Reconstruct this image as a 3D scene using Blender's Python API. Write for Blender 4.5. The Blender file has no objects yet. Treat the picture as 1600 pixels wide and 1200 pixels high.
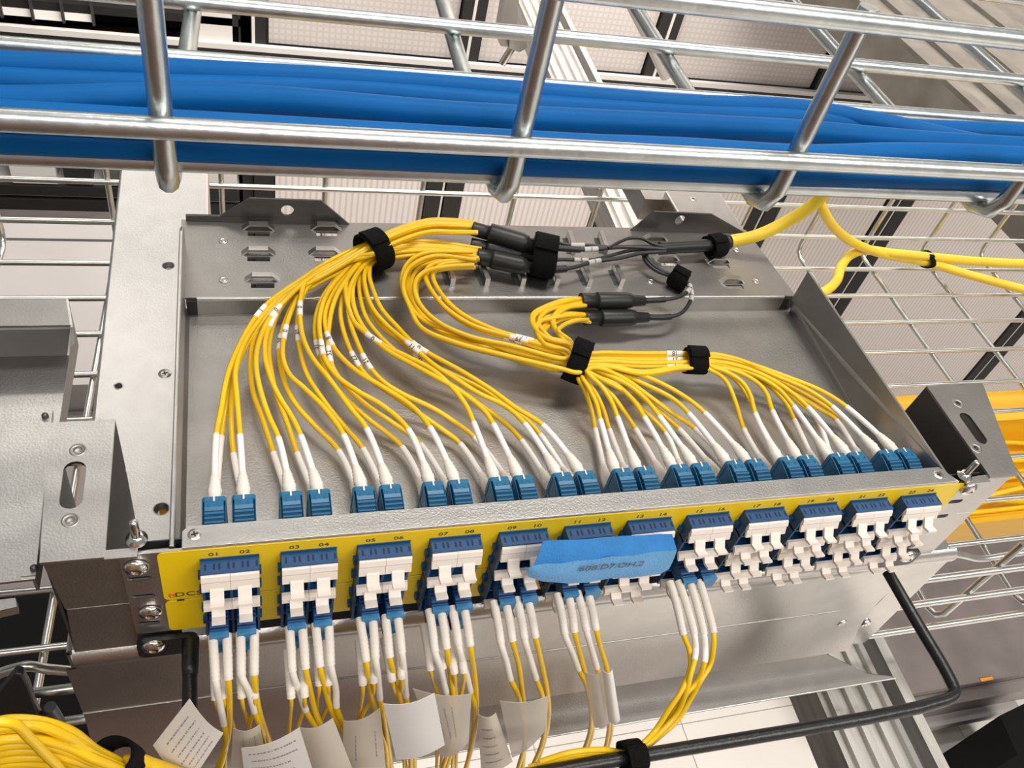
import bpy, math, random
from mathutils import Vector, Matrix, Euler
random.seed(7)
SC = bpy.context.scene
COL = SC.collection
PI = math.pi
# ------------------------------------------------------------------ camera
F = 1335.4225
EUL = Euler((0.7640343, -0.2011897, -0.2353880), 'XYZ')
CP = Vector((0.0462045, -0.2193207, 0.3429288))
RM = EUL.to_matrix()
cam = bpy.data.cameras.new('camera')
cam.sensor_width = 36.0
cam.lens = F * 36.0 / 1600.0
cam.clip_start = 0.01
cam.clip_end = 60
camo = bpy.data.objects.new('camera', cam)
camo.location = CP
camo.rotation_euler = EUL
COL.objects.link(camo)
SC.camera = camo
# ------------------------------------------------------------------ world, lights, exposure
w = bpy.data.worlds.new('world')
SC.world = w
w.use_nodes = True
bg = w.node_tree.nodes['Background']
bg.inputs[0].default_value = (0.82, 0.80, 0.78, 1)
bg.inputs[1].default_value = 0.38
def lamp(name, loc, aim, sx, sy, power, col=(1, .95, .88)):
    l = bpy.data.lights.new(name, 'AREA')
    l.shape = 'RECTANGLE'
    l.size = sx; l.size_y = sy; l.energy = power; l.color = col
    o = bpy.data.objects.new(name, l)
    o.location = loc
    d = Vector(aim) - Vector(loc)
    o.rotation_euler = d.to_track_quat('-Z', 'Y').to_euler()
    COL.objects.link(o)
    return o
lamp('ceiling_luminaire', (-0.45, 2.15, 1.95), (-0.45, 2.15, 0), 1.1, 0.9, 22)
lamp('ceiling_luminaire', (0.60, 0.45, 1.75), (0.60, 0.45, 0), 1.2, 0.3, 28)
lamp('ceiling_luminaire', (0.9, -1.5, 1.75), (0.4, -0.1, 0.0), 1.6, 0.4, 24)
lamp('added_fill', (-0.3, -0.75, 1.6), (-0.5, -1.3, 0.1), 1.4, 0.2, 16)  # added fill that lights the brown block behind the viewer
lamp('added_fill', (1.9, -0.9, 1.6), (1.9, -2.0, -.6), 2.0, 0.3, 40)  # added fill on the floor and white block behind the viewer
lamp('added_fill', (1.3, 1.30, 0.75), (1.3, 2.3, -0.42), 3.6, 0.4, 98)  # added fill in mid-air, turned to the cabinet doors to brighten them
lamp('added_fill', (2.9, -1.3, -.35), (2.9, -1.3, -2), 1.8, 0.5, 75)  # added low fill brightening the floor that the right bracket mirrors
SC.view_settings.view_transform = 'Standard'
SC.view_settings.look = 'None'
SC.view_settings.gamma = 1
SC.view_settings.use_curve_mapping = False
SC.view_settings.exposure = -0.08

# ------------------------------------------------------------------ helpers
def at(u, v, x=None, y=None, z=None):
    """point of a real plane (x=, y= or z= const) that shows at pixel (u, v) of the photograph"""
    d = RM @ Vector(((u - 800) / F, -(v - 600) / F, -1.0))
    if x is not None: t = (x - CP.x) / d.x
    elif y is not None: t = (y - CP.y) / d.y
    else: t = (z - CP.z) / d.z
    return CP + d * t

MATS = {}
def mat(name, col, rough=.5, metal=0., noise=0., nscale=40., bump=0., bscale=200., stretch=None, spec=.5, alpha=1., trans=0., emit=0., coat=0.):
    m = bpy.data.materials.new(name)
    m.use_nodes = True
    nt = m.node_tree
    b = nt.nodes['Principled BSDF']
    b.inputs['Base Color'].default_value = (*col, 1)
    b.inputs['Roughness'].default_value = rough
    b.inputs['Metallic'].default_value = metal
    b.inputs['Specular IOR Level'].default_value = spec
    b.inputs['Alpha'].default_value = alpha
    b.inputs['Transmission Weight'].default_value = trans
    b.inputs['Coat Weight'].default_value = coat
    if emit:
        b.inputs['Emission Color'].default_value = (*col, 1)
        b.inputs['Emission Strength'].default_value = emit
    if noise or bump:
        tc = nt.nodes.new('ShaderNodeTexCoord')
        mp = nt.nodes.new('ShaderNodeMapping')
        nt.links.new(tc.outputs['Object'], mp.inputs[0])
        if stretch: mp.inputs['Scale'].default_value = stretch
    if noise:
        n = nt.nodes.new('ShaderNodeTexNoise')
        n.inputs['Scale'].default_value = nscale
        n.inputs['Detail'].default_value = 4
        nt.links.new(mp.outputs[0], n.inputs[0])
        r = nt.nodes.new('ShaderNodeValToRGB')
        r.color_ramp.elements[0].position = .3; r.color_ramp.elements[1].position = .7
        r.color_ramp.elements[0].color = (*[c * (1 - noise) for c in col], 1)
        r.color_ramp.elements[1].color = (*[min(1, c * (1 + noise * .6)) for c in col], 1)
        nt.links.new(n.outputs[0], r.inputs[0])
        nt.links.new(r.outputs[0], b.inputs['Base Color'])
    if bump:
        n2 = nt.nodes.new('ShaderNodeTexNoise')
        n2.inputs['Scale'].default_value = bscale
        nt.links.new(mp.outputs[0], n2.inputs[0])
        bp = nt.nodes.new('ShaderNodeBump')
        bp.inputs['Strength'].default_value = bump
        bp.inputs['Distance'].default_value = .001
        nt.links.new(n2.outputs[0], bp.inputs['Height'])
        nt.links.new(bp.outputs[0], b.inputs['Normal'])
    MATS[name] = m
    return m

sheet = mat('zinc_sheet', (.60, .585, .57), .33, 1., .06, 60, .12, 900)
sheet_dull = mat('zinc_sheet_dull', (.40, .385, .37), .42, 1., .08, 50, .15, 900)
sheet_dark = mat('zinc_sheet_shaded', (.13, .125, .12), .45, .8, .1, 50)  # dark copy of the zinc, with dim reflections put into the colour
wirem = mat('galvanised_wire', (.62, .66, .66), .30, 1., .12, 120, .1, 400)
wire2 = mat('galvanised_wire_far', (.70, .71, .68), .28, 1., .1, 80)
chrome = mat('bright_zinc', (.78, .76, .73), .14, 1., .05, 200)
strutm = mat('galvanised_strut', (.60, .58, .55), .45, .85, .25, 14, stretch=(8, 1, 8))
strutdark = mat('recess_shade_grey', (.07, .085, .08), .6, .3)  # dark tone standing in for shade in grooves, openings and slits
beamm = mat('weathered_zinc', (.135, .122, .105), .65, .3, .4, 9)
yel = mat('yellow_jacket', (.82, .52, .006), .34, 0, .05, 150)
yel2 = mat('yellow_trunk', (.84, .60, .035), .42, 0, .05, 60)
yel3 = mat('yellow_duct', (.80, .43, .01), .4)
labely = mat('yellow_print', (.95, .66, .002), .38, 0, .03, 40)
ink = mat('black_ink', (.035, .03, .02), .6)
inkbrown = mat('grey_ink', (.12, .10, .12), .7)
inkor = mat('orange_ink', (.75, .13, .02), .5)
glintor = mat('orange_glint_tone', (.85, .33, .03), .5)
bluec = mat('blue_cable', (.0008, .10, .33), .55, 0, .08, 30, .05, 500, spec=.12)
clipb = mat('blue_clip', (.008, .13, .265), .36, 0, .05, 100)
clipl = mat('light_blue_clip', (.03, .19, .40), .36, 0, .05, 100)
housb = mat('blue_housing', (.008, .070, .21), .4, 0, .05, 100)
holeb = mat('recess_shade_blue', (.004, .015, .06), .6)  # dark blue standing in for shade in vents, grooves and ports
white = mat('white_boot', (.76, .70, .635), .45, 0, .03, 90)
sleeve = mat('white_sleeve', (.86, .82, .78), .4, 0, .03, 90)
cream = mat('cream_shutter', (.82, .745, .68), .42, 0, .02, 60)
velc = mat('black_hook_tape', (.006, .006, .006), .95, 0, .4, 900, .9, 1600, spec=.15)
blk = mat('black_plastic', (.012, .012, .012), .42, 0, .1, 60, .1, 500)
blkleg = mat('black_leg', (.02, .02, .02), .4)
greysl = mat('grey_sleeve', (.52, .50, .48), .45)
blkbar = mat('black_coated_steel', (.010, .010, .011), .35, 0, .1, 60, .2, 600)
tape = mat('blue_tape', (.020, .20, .54), .7, 0, .10, 120, .4, 900)
tape2 = mat('blue_tape_single', (.17, .47, .88), .7, 0, .06, 120, .4, 900)
doorw = mat('light_panel', (.66, .605, .57), .6)
blackm = mat('black_frame', (.012, .010, .009), .55)
matteb = mat('matte_black', (.006, .006, .006), .8, spec=.12)
darkm = mat('dark_gear', (.02, .02, .022), .5, 0, .3, 8)
lightgrey = mat('light_grey', (.62, .59, .565), .55, 0, .05, 10)
roofm = mat('grey_cabinet_roof', (.215, .185, .18), .62, 0, .22, 5)
roofl = mat('pale_cabinet_roof', (.36, .34, .335), .6, 0, .08, 5)
tagm = None

class MB:
    def __init__(s): s.v = []; s.f = []; s.sm = []
    def add(s, vs, fs, smooth=False):
        o = len(s.v)
        s.v += [Vector(p) for p in vs]
        for f in fs:
            s.f.append([i + o for i in f]); s.sm.append(smooth)
    def box(s, x0, x1, y0, y1, z0, z1):
        V = [(x, y, z) for z in (z0, z1) for y in (y0, y1) for x in (x0, x1)]
        s.add(V, [(0, 2, 3, 1), (4, 5, 7, 6), (0, 1, 5, 4), (1, 3, 7, 5), (3, 2, 6, 7), (2, 0, 4, 6)])
        return s
    def prism(s, poly, vec):
        n = len(poly); vec = Vector(vec)
        V = [Vector(p) for p in poly] + [Vector(p) + vec for p in poly]
        s.add(V, [list(range(n))[::-1], list(range(n, 2 * n))] + [(i, (i + 1) % n, n + (i + 1) % n, n + i) for i in range(n)])
        return s
    def quad(s, a, b, c, d, t=.0004):
        a, b, c, d = map(Vector, (a, b, c, d))
        n = (b - a).cross(c - a).normalized() * t
        return s.prism([a, b, c, d], n)
    def tube(s, pts, r, n=10, caps=True, smooth=True):
        pts = [Vector(p) for p in pts]; m = len(pts)
        rs = r if isinstance(r, (list, tuple)) else [r] * m
        T = []
        for i in range(m):
            d = pts[min(i + 1, m - 1)] - pts[max(i - 1, 0)]
            T.append(d.normalized() if d.length > 1e-9 else (T[-1] if T else Vector((0, 0, 1))))
        u = T[0].orthogonal().normalized()
        V = []
        for i in range(m):
            u = (u - T[i] * u.dot(T[i]))
            u = u.normalized() if u.length > 1e-9 else T[i].orthogonal().normalized()
            wv = T[i].cross(u)
            for k in range(n):
                a = 2 * PI * k / n
                V.append(pts[i] + (u * math.cos(a) + wv * math.sin(a)) * rs[i])
        Fs = [(i * n + k, i * n + (k + 1) % n, (i + 1) * n + (k + 1) % n, (i + 1) * n + k) for i in range(m - 1) for k in range(n)]
        s.add(V, Fs, smooth)
        if caps:
            s.add(V[:n], [list(range(n))[::-1]]); s.add(V[-n:], [list(range(n))])
        return s
    def lathe(s, prof, c, ax, n=20, smooth=True, caps=True):
        """prof: list of (height along ax, radius)"""
        c = Vector(c); ax = Vector(ax).normalized(); u = ax.orthogonal().normalized(); wv = ax.cross(u)
        V = []
        for h, r in prof:
            for k in range(n):
                a = 2 * PI * k / n
                V.append(c + ax * h + (u * math.cos(a) + wv * math.sin(a)) * max(r, 1e-5))
        m = len(prof)
        Fs = [(i * n + k, i * n + (k + 1) % n, (i + 1) * n + (k + 1) % n, (i + 1) * n + k) for i in range(m - 1) for k in range(n)]
        s.add(V, Fs, smooth)
        if caps: s.add(V[:n], [list(range(n))[::-1]]); s.add(V[-n:], [list(range(n))])
        return s
    def build(s, name, m, parent=None, bevel=0., origin=None):
        return link_mesh(name, s.v, s.f, m, parent, s.sm, bevel, origin)

WL = {}
def put(o, parent, wloc):
    WL[o] = Vector(wloc)
    if parent is not None:
        o.parent = parent
        o.location = WL[o] - WL[parent]
    else:
        o.location = wloc
    COL.objects.link(o)
    return o
def link_mesh(name, V, Fs, m, parent=None, smooth=None, bevel=0., origin=None):
    lo = Vector([min(p[i] for p in V) for i in range(3)]); hi = Vector([max(p[i] for p in V) for i in range(3)])
    c = Vector(origin) if origin is not None else (lo + hi) / 2
    me = bpy.data.meshes.new(name)
    me.from_pydata([tuple(p - c) for p in V], [], Fs)
    me.materials.append(m)
    if smooth: me.polygons.foreach_set('use_smooth', smooth)
    me.update()
    o = bpy.data.objects.new(name, me)
    put(o, parent, c)
    if bevel:
        b = o.modifiers.new('bevel', 'BEVEL'); b.width = bevel; b.segments = 2; b.limit_method = 'ANGLE'; b.angle_limit = .6
    return o
def inst(src, parent, wloc, name=None):
    o = bpy.data.objects.new(name or src.name.split('.')[0], src.data)
    o.rotation_euler = src.rotation_euler
    for mdf in src.modifiers:
        if mdf.type == 'BEVEL':
            b = o.modifiers.new('bevel', 'BEVEL'); b.width = mdf.width; b.segments = mdf.segments; b.limit_method = 'ANGLE'; b.angle_limit = .6
    return put(o, parent, wloc)
def thing(name, loc, label, cat, group=None):
    o = bpy.data.objects.new(name, None)
    o.empty_display_size = .02
    put(o, None, Vector(loc))
    return tag(o, label, cat, group)
def tag(o, label, cat, group=None):
    o['label'] = label; o['category'] = cat
    if group: o['group'] = group
    return o
def struct(o): o['kind'] = 'structure'; return o

def curve_mesh(name, splines, thick, mtx, m, parent=None, bevel=0.):
    """filled 2D outline (first spline) with holes, extruded: a real sheet"""
    cu = bpy.data.curves.new(name, 'CURVE')
    cu.dimensions = '2D'; cu.fill_mode = 'BOTH'; cu.extrude = thick / 2; cu.bevel_depth = bevel
    for sp in splines:
        s = cu.splines.new('POLY')
        s.points.add(len(sp) - 1)
        for i, (x, y) in enumerate(sp): s.points[i].co = (x, y, 0, 1)
        s.use_cyclic_u = True
    tmp = bpy.data.objects.new('tmp', cu)
    me = bpy.data.meshes.new_from_object(tmp)
    bpy.data.objects.remove(tmp); bpy.data.curves.remove(cu)
    V = [mtx @ v.co for v in me.vertices]; Fs = [list(p.vertices) for p in me.polygons]
    bpy.data.meshes.remove(me)
    return link_mesh(name, V, Fs, m, parent)
def text_mesh(name, txt, size, mtx, m, parent, sx=1., thick=.00008):
    cu = bpy.data.curves.new(name, 'FONT')
    cu.body = txt; cu.size = size; cu.extrude = thick; cu.align_x = 'CENTER'; cu.align_y = 'CENTER'
    cu.resolution_u = 3
    tmp = bpy.data.objects.new('tmp', cu)
    me = bpy.data.meshes.new_from_object(tmp)
    bpy.data.objects.remove(tmp); bpy.data.curves.remove(cu)
    V = [mtx @ Vector((v.co.x * sx, v.co.y, v.co.z)) for v in me.vertices]; Fs = [list(p.vertices) for p in me.polygons]
    bpy.data.meshes.remove(me)
    return link_mesh(name, V, Fs, m, parent)
def frame(o, xa, ya):
    xa = Vector(xa).normalized(); ya = Vector(ya); za = xa.cross(ya).normalized(); ya = za.cross(xa)
    M = Matrix((xa, ya, za)).transposed().to_4x4(); M.translation = Vector(o); return M
XZ = lambda o: frame(o, (1, 0, 0), (0, 0, 1))      # drawn on a wall facing -y
XY = lambda o: frame(o, (1, 0, 0), (0, 1, 0))      # drawn on a deck facing up
def circ(x, y, r, n=20, ry=None): return [(x + r * math.cos(2 * PI * k / n), y + (ry or r) * math.sin(2 * PI * k / n)) for k in range(n)]
def slot(x, y, l, r, vert=False, n=8):
    P = []
    for k in range(n + 1): a = -PI / 2 + PI * k / n; P.append((l / 2 - r + r * math.cos(a), r * math.sin(a)))
    for k in range(n + 1): a = PI / 2 + PI * k / n; P.append((-(l / 2 - r) + r * math.cos(a), r * math.sin(a)))
    return [(x + (-b if vert else a), y + (a if vert else b)) for a, b in P]
def rect(x0, x1, y0, y1): return [(x0, y0), (x1, y0), (x1, y1), (x0, y1)]
def rrect(x0, x1, y0, y1, r, n=5):
    P = []
    for cx, cy, a0 in ((x1 - r, y1 - r, 0), (x0 + r, y1 - r, PI / 2), (x0 + r, y0 + r, PI), (x1 - r, y0 + r, 3 * PI / 2)):
        for k in range(n + 1): a = a0 + PI / 2 * k / n; P.append((cx + r * math.cos(a), cy + r * math.sin(a)))
    return P
def spline(P, per=8):
    P = [Vector(p) for p in P]
    Q = [P[0] * 2 - P[1]] + P + [P[-1] * 2 - P[-2]]
    out = []
    for i in range(1, len(Q) - 2):
        p0, p1, p2, p3 = Q[i - 1:i + 3]
        t0 = 0; t1 = t0 + max((p1 - p0).length, 1e-6) ** .5; t2 = t1 + max((p2 - p1).length, 1e-6) ** .5; t3 = t2 + max((p3 - p2).length, 1e-6) ** .5
        for k in range(per):
            t = t1 + (t2 - t1) * k / per
            A1 = p0 * ((t1 - t) / (t1 - t0)) + p1 * ((t - t0) / (t1 - t0))
            A2 = p1 * ((t2 - t) / (t2 - t1)) + p2 * ((t - t1) / (t2 - t1))
            A3 = p2 * ((t3 - t) / (t3 - t2)) + p3 * ((t - t2) / (t3 - t2))
            B1 = A1 * ((t2 - t) / (t2 - t0)) + A2 * ((t - t0) / (t2 - t0))
            B2 = A2 * ((t3 - t) / (t3 - t1)) + A3 * ((t - t1) / (t3 - t1))
            out.append(B1 * ((t2 - t) / (t2 - t1)) + B2 * ((t - t1) / (t2 - t1)))
    out.append(P[-1])
    return out
def arclen(P):
    L = [0]
    for a, b in zip(P, P[1:]): L.append(L[-1] + (b - a).length)
    return L
def cut(P, s0, s1, step=None):
    """points of polyline P between arc lengths s0 and s1"""
    L = arclen(P)
    def pt(s):
        for i in range(1, len(L)):
            if L[i] >= s - 1e-12: k = (s - L[i - 1]) / max(L[i] - L[i - 1], 1e-9); return P[i - 1].lerp(P[i], max(0, min(1, k)))
        return P[-1].copy()
    if step:
        n = max(2, int(math.ceil((s1 - s0) / step)) + 1)
        return [pt(s0 + (s1 - s0) * k / (n - 1)) for k in range(n)]
    return [pt(s0)] + [P[i] for i in range(len(P)) if s0 + 1e-6 < L[i] < s1 - 1e-6] + [pt(s1)]


# ================================================================== THE SETTING
FZ = -2.75
fl = MB()
fl.box(-4, 9, -4, 5, FZ - .05, FZ)
floor = struct(fl.build('floor', mat('floor_joint', (.42, .39, .37), .5)))
fa = at(1062, 1125, z=FZ)
ft = None
for i in range(-3, 6):
    for j in range(-4, 4):
        x0 = fa.x + .6 * i; y0 = .774 + .6 * j - 1.2
        if not (-.6 < x0 + .6 and x0 < 4.8 and -2.0 < y0 < 2.0): continue
        if ft is None:
            ft = MB().box(x0 + .002, x0 + .598, y0 + .002, y0 + .598, FZ, FZ + .004).build('floor_tile', mat('white_floor_tile', (.80, .77, .73), .35, 0, .04, 3), floor)
            tx, ty, tz = WL[ft] - Vector((x0, y0, 0))
        else:
            inst(ft, floor, Vector((x0, y0, 0)) + Vector((tx, ty, tz)))

def stripe_mat(name, base, dark, per, horiz=None):
    m = bpy.data.materials.new(name); m.use_nodes = True
    nt = m.node_tree; b = nt.nodes['Principled BSDF']; b.inputs['Roughness'].default_value = .55
    tc = nt.nodes.new('ShaderNodeTexCoord'); sx = nt.nodes.new('ShaderNodeSeparateXYZ'); nt.links.new(tc.outputs['Object'], sx.inputs[0])
    def wave(out, p):
        a = nt.nodes.new('ShaderNodeMath'); a.operation = 'MULTIPLY'; a.inputs[1].default_value = 1 / p; nt.links.new(out, a.inputs[0])
        f = nt.nodes.new('ShaderNodeMath'); f.operation = 'FRACT'; nt.links.new(a.outputs[0], f.inputs[0])
        g = nt.nodes.new('ShaderNodeMath'); g.operation = 'LESS_THAN'; g.inputs[1].default_value = .38; nt.links.new(f.outputs[0], g.inputs[0])
        return g.outputs[0]
    o = wave(sx.outputs[0], per)
    if horiz:
        o2 = wave(sx.outputs[2], horiz)
        mx = nt.nodes.new('ShaderNodeMath'); mx.operation = 'MAXIMUM'; nt.links.new(o, mx.inputs[0]); nt.links.new(o2, mx.inputs[1]); o = mx.outputs[0]
    mix = nt.nodes.new('ShaderNodeMix'); mix.data_type = 'RGBA'
    mix.inputs[6].default_value = (*base, 1); mix.inputs[7].default_value = (*dark, 1)
    nt.links.new(o, mix.inputs[0]); nt.links.new(mix.outputs[2], b.inputs['Base Color'])
    return m
perf = stripe_mat('perforated_door', (.74, .675, .645), (.60, .535, .505), .018)
grid = stripe_mat('grid_panel', (.54, .49, .47), (.47, .425, .405), .016, .016)

# cabinet row across the aisle, y = 2
GAPS = [.10, .675, 1.255, 1.855, 2.415, 3.52, 4.6]
names = ['left', 'second', 'third', 'fourth', 'wide', 'far']
spots = ['leftmost, behind the blue cables', 'behind the back of the patch panel', 'behind the aluminium rail', 'above the yellow trunk cable', 'wide one seen through the lower wire basket', 'last one at the right edge of the row']
for i in range(6):
    x0, x1 = GAPS[i], GAPS[i + 1]
    t = thing('server_cabinet', ((x0 + x1) / 2, 2.3, FZ), 'pale server cabinet with perforated door, %s' % spots[i], 'cabinet', 'cabinet row across the aisle')
    MB().box(x0 + .005, x1 - .005, 2.03, 2.9, FZ, -.80).build('cabinet_body', blackm, t)
    d = MB().box(x0 + .062, x1 - .062, 1.995, 2.02, FZ + .1, -.82).build('door', perf, t)
    for xx in (x0, x1 - .060):
        MB().box(xx + .002, xx + .058, 1.985, 2.03, FZ, -.81).build('door_stile', blackm, t)
    MB().box(x0 + .005, x1 - .005, 1.99, 2.03, -.82, -.80).build('door_rail', blackm, t)
    MB().box(x1 - .010, x1 - .004, 1.984, 1.988, FZ, -.81).build('edge_strip', lightgrey, t)
wb = bpy.data.objects.new('wall_back', None); put(wb, None, (1.5, 2.05, 0)); struct(wb)
UP = [.105, .675, 1.255, 1.855, 2.45, 3.1, 3.7, 4.3]
for i in range(7):
    MB().box(UP[i] + .04, UP[i + 1] - .035, 2.02, 2.04, -.765, 2.0).build('containment_panel', grid, wb)
    MB().box(UP[i] - .030, UP[i] - .004, 2.0, 2.05, -.775, 2.0).build('panel_post', blackm, wb)
    MB().box(UP[i] + .006, UP[i] + .032, 2.0, 2.05, -.775, 2.0).build('panel_post', blackm, wb)
    MB().box(UP[i] - .003, UP[i] + .005, 1.998, 2.045, -.775, 2.0).build('panel_seam', lightgrey, wb)
t1 = MB().box(-1.2, 5, 1.985, 2.0, -.7755, -.761).build('trim_1', lightgrey); struct(t1)
t2 = MB().box(-1.2, 5, 1.985, 2.06, -.812, -.7755).build('trim_2', blackm); struct(t2)

# open dark cabinet at far left
t = thing('server_cabinet', (-.5, 2.4, FZ), 'dark open server cabinet at the top left, white cards hanging along its top', 'cabinet')
MB().box(-1.2, .09, 2.35, 2.9, FZ, -.2).build('cabinet_back', darkm, t)
MB().box(-1.2, .09, 2.0, 2.9, -.72, -.70).build('shelf', blackm, t)
MB().box(-.035, .055, 2.0, 2.06, -1.30, -.66).build('white_post', lightgrey, t)
MB().box(.07, .10, 2.0, 2.06, FZ, -.2).build('black_post', blackm, t)
for k in range(6):
    MB().box(-.66 + k * .066, -.60 + k * .066, 2.00, 2.004, -.745 + .004 * (k % 2), -.722).build('label_card', mat('card_white', (.88, .86, .82), .5) if k == 0 else MATS['card_white'], t)
    MB().box(-.60 + k * .066, -.594 + k * .066, 1.99, 2.0, -.745, -.675).build('card_hook', sheet_dark, t)
for (za, zb, mm) in ((-.865, -.835, blackm), (-1.215, -1.20, roofl), (-1.245, -1.215, blackm), (-1.258, -1.247, roofl), (-1.295, -1.26, blackm), (-1.325, -1.297, roofm), (-1.36, -1.326, blackm), (-1.9, -1.37, roofl)):
    MB().box(-1.2, .06, 1.985 if mm is not roofl else 2.0, 2.2, za, zb).build('front_rail', mm, t)
for (xa, xb, mm) in ((-.53, -.42, lightgrey), (-.40, -.33, darkm), (-.30, -.20, sheet_dull), (-.17, -.09, darkm)):
    MB().box(xa, xb, 1.99, 2.1, -1.21, -.84).build('gear_unit', mm, t)
# pale cabinet roof under the basket, left
t = thing('cabinet_roof', (-.9, 1.0, -.81), 'pale grey cabinet roof below the wire basket at left, a seam across it', 'cabinet')
MB().box(-1.6, -.02, .846, 1.222, FZ, -.80).build('roof_panel', roofl, t)
MB().box(-1.6, -.02, 1.230, 1.275, FZ, -.80).build('roof_rim', roofl, t)
MB().box(-1.6, -.02, 1.222, 1.230, FZ, -.812).build('seam', blackm, t)
# dark cabinet under the basket lower right
ZT = -2.45
x0 = at(1318, 1102, z=ZT).x; x1 = at(1593, 805, z=ZT).x; y0 = at(1430, 1083, z=ZT).y; y1 = at(1530, 791, z=ZT).y
t = thing('platform_trolley', ((x0 + x1) / 2, (y0 + y1) / 2, FZ), 'dusty brown grey trolley deck with rounded corner, low beyond the basket', 'trolley')
curve_mesh('deck', [rrect(x0, x1, y0, y1, .07)], .04, XY((0, 0, ZT - .02)), roofm, t)
MB().box(x0 + .03, x1 - .03, y0 + .02, y1 - .03, ZT - .16, ZT - .04).build('skirt', roofm, t)
MB().box(x0 + .05, x1 - .3, y0 - .05, y0, ZT - .15, ZT - .045).build('front_lip', roofm, t)
MB().box(x0 + .02, x1 - .5, y0 - .09, y0 - .05, ZT - .20, ZT - .15).build('front_edge', roofl, t)
om = at(1542, 1064, z=ZT)
MB().box(om.x - .03, om.x + .03, y0 - .002, y0 + .010, ZT + .0005, ZT + .006).build('orange_glint', glintor, t)  # orange glint painted as a small coloured box
for cx_, cy_ in ((x0 + .10, y0 + .12), (x0 + .10, y1 - .12), (x1 - .12, y0 + .12), (x1 - .12, y1 - .12)):
    w_ = MB().lathe([(-.018, .050), (-.016, .065), (.016, .065), (.018, .050)], (cx_, cy_, FZ + .070), (0, 1, 0), 24).build('castor', blk, t)
    MB().lathe([(-.024, .016), (.024, .016), (.024, 0)], (cx_, cy_, FZ + .070), (0, 1, 0), 16).build('hub', lightgrey, w_)
    MB().box(cx_ - .03, cx_ + .03, cy_ - .032, cy_ + .032, FZ + .138, ZT - .16).build('castor_bracket', roofm, t)
tag(MB().prism([at(u, v, z=-2.3) for u, v in ((1562, 1118), (1640, 1080), (1640, 1215), (1590, 1180))], (0, 0, FZ + 2.3 + .004)).build('equipment_box', matteb), 'black square cornered box on the floor tiles at the far bottom corner', 'box')
# black cabinet under the neighbouring tray
t = thing('cabinet_roof', (-.35, 0, -.6), 'black cabinet roof under the neighbouring tray at lower left', 'cabinet')
MB().box(-1.5, .02, .35, .84, FZ, -.86).build('rear_panel', roofm, t)
MB().box(-1.5, .02, -.25, .35, FZ, -.60).build('roof_panel', matteb, t)
MB().box(-1.5, .0, -.2, .3, -.60, -.592).build('roof_rib', matteb, t)

# brown and white blocks added behind the viewer, unseen, to shape the metal's reflections
t = thing('reflection_block', (-.4, -1.6, FZ), 'added dark reddish brown block behind the viewer, unseen, darkening the metal reflections', 'cabinet')
MB().box(-3, .55, -2.0, -1.25, FZ, .50).build('cabinet_body', mat('dark_brown', (.30, .19, .15), .6), t)
t = thing('reflection_block', (2.2, -2.2, FZ), 'added white block beside the brown one, unseen, brightening the metal reflections', 'cabinet')
MB().box(.95, 4.5, -2.6, -2.1, FZ, .4).build('cabinet_body', lightgrey, t)
# dark bars and box added overhead, unseen, to band and darken the metal's reflections
t = thing('added_dark_box', (2.0, 2.0, 1.5), 'added dark grey box high overhead, unseen, darkening the metal reflections', 'reflection aid')
MB().box(.42, 4.5, 1.50, 1.97, 1.5, 1.9).build('dark_box_body', mat('dark_box_grey', (.06, .056, .052), .7), t)
t = thing('added_dark_bars', (-.4, 1.8, 1.5), 'added black bars overhead across the aisle, unseen, banding the metal reflections', 'cable tray')
for ya, yb in ((1.80, 1.90), (1.66, 1.71), (1.40, 1.46), (1.22, 1.25)): MB().box(-2.5, .42, ya, yb, 1.5, 1.56).build('dark_bar', blackm, t)
# aluminium rail under the basket, running away from the viewer
def railx(yv): return .486 + yv * .044
t = thing('mounting_rail', (.53, .6, -.3), 'ridged galvanised rail running away beneath the basket', 'rail')
def sheared(mb, X0, X1, z0, z1, Y0=-.35, Y1=1.9):
    a = Vector((railx(Y0), Y0, 0)); b = Vector((railx(Y1), Y1, 0))
    mb.prism([(a.x + X0, Y0, z0), (a.x + X1, Y0, z0), (a.x + X1, Y0, z1), (a.x + X0, Y0, z1)], b - a)
    return mb
sheared(MB(), .0, .060, -.312, -.272).build('rail_body', strutm, t)
sheared(MB(), .060, .076, -.312, -.300).build('groove', strutdark, t)
sheared(MB(), .076, .086, -.312, -.270).build('lip', strutm, t)
for k in range(3): sheared(MB(), .006 + k * .017, .013 + k * .017, -.272, -.267).build('ridge', strutm, t)
sheared(MB(), .055, .060, -.272, -.267).build('lip', sheet, t)
sheared(MB(), .066, .069, -.300, -.297).build('slot_edge', strutm, t)
# weathered channel, upper right
t = thing('weathered_channel', (1.8, 1.2, -.3), 'weathered grey steel channel with long ridges, top right behind the tray', 'channel')
MB().box(1.43, 2.5, .5, 1.93, -.42, -.30).build('channel_web', beamm, t)
for xx, ww in ((1.43, .03), (1.52, .05), (1.66, .03), (1.82, .06)):
    MB().box(xx, xx + ww, .5, 1.93, -.30, -.290).build('ridge', beamm, t)
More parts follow.
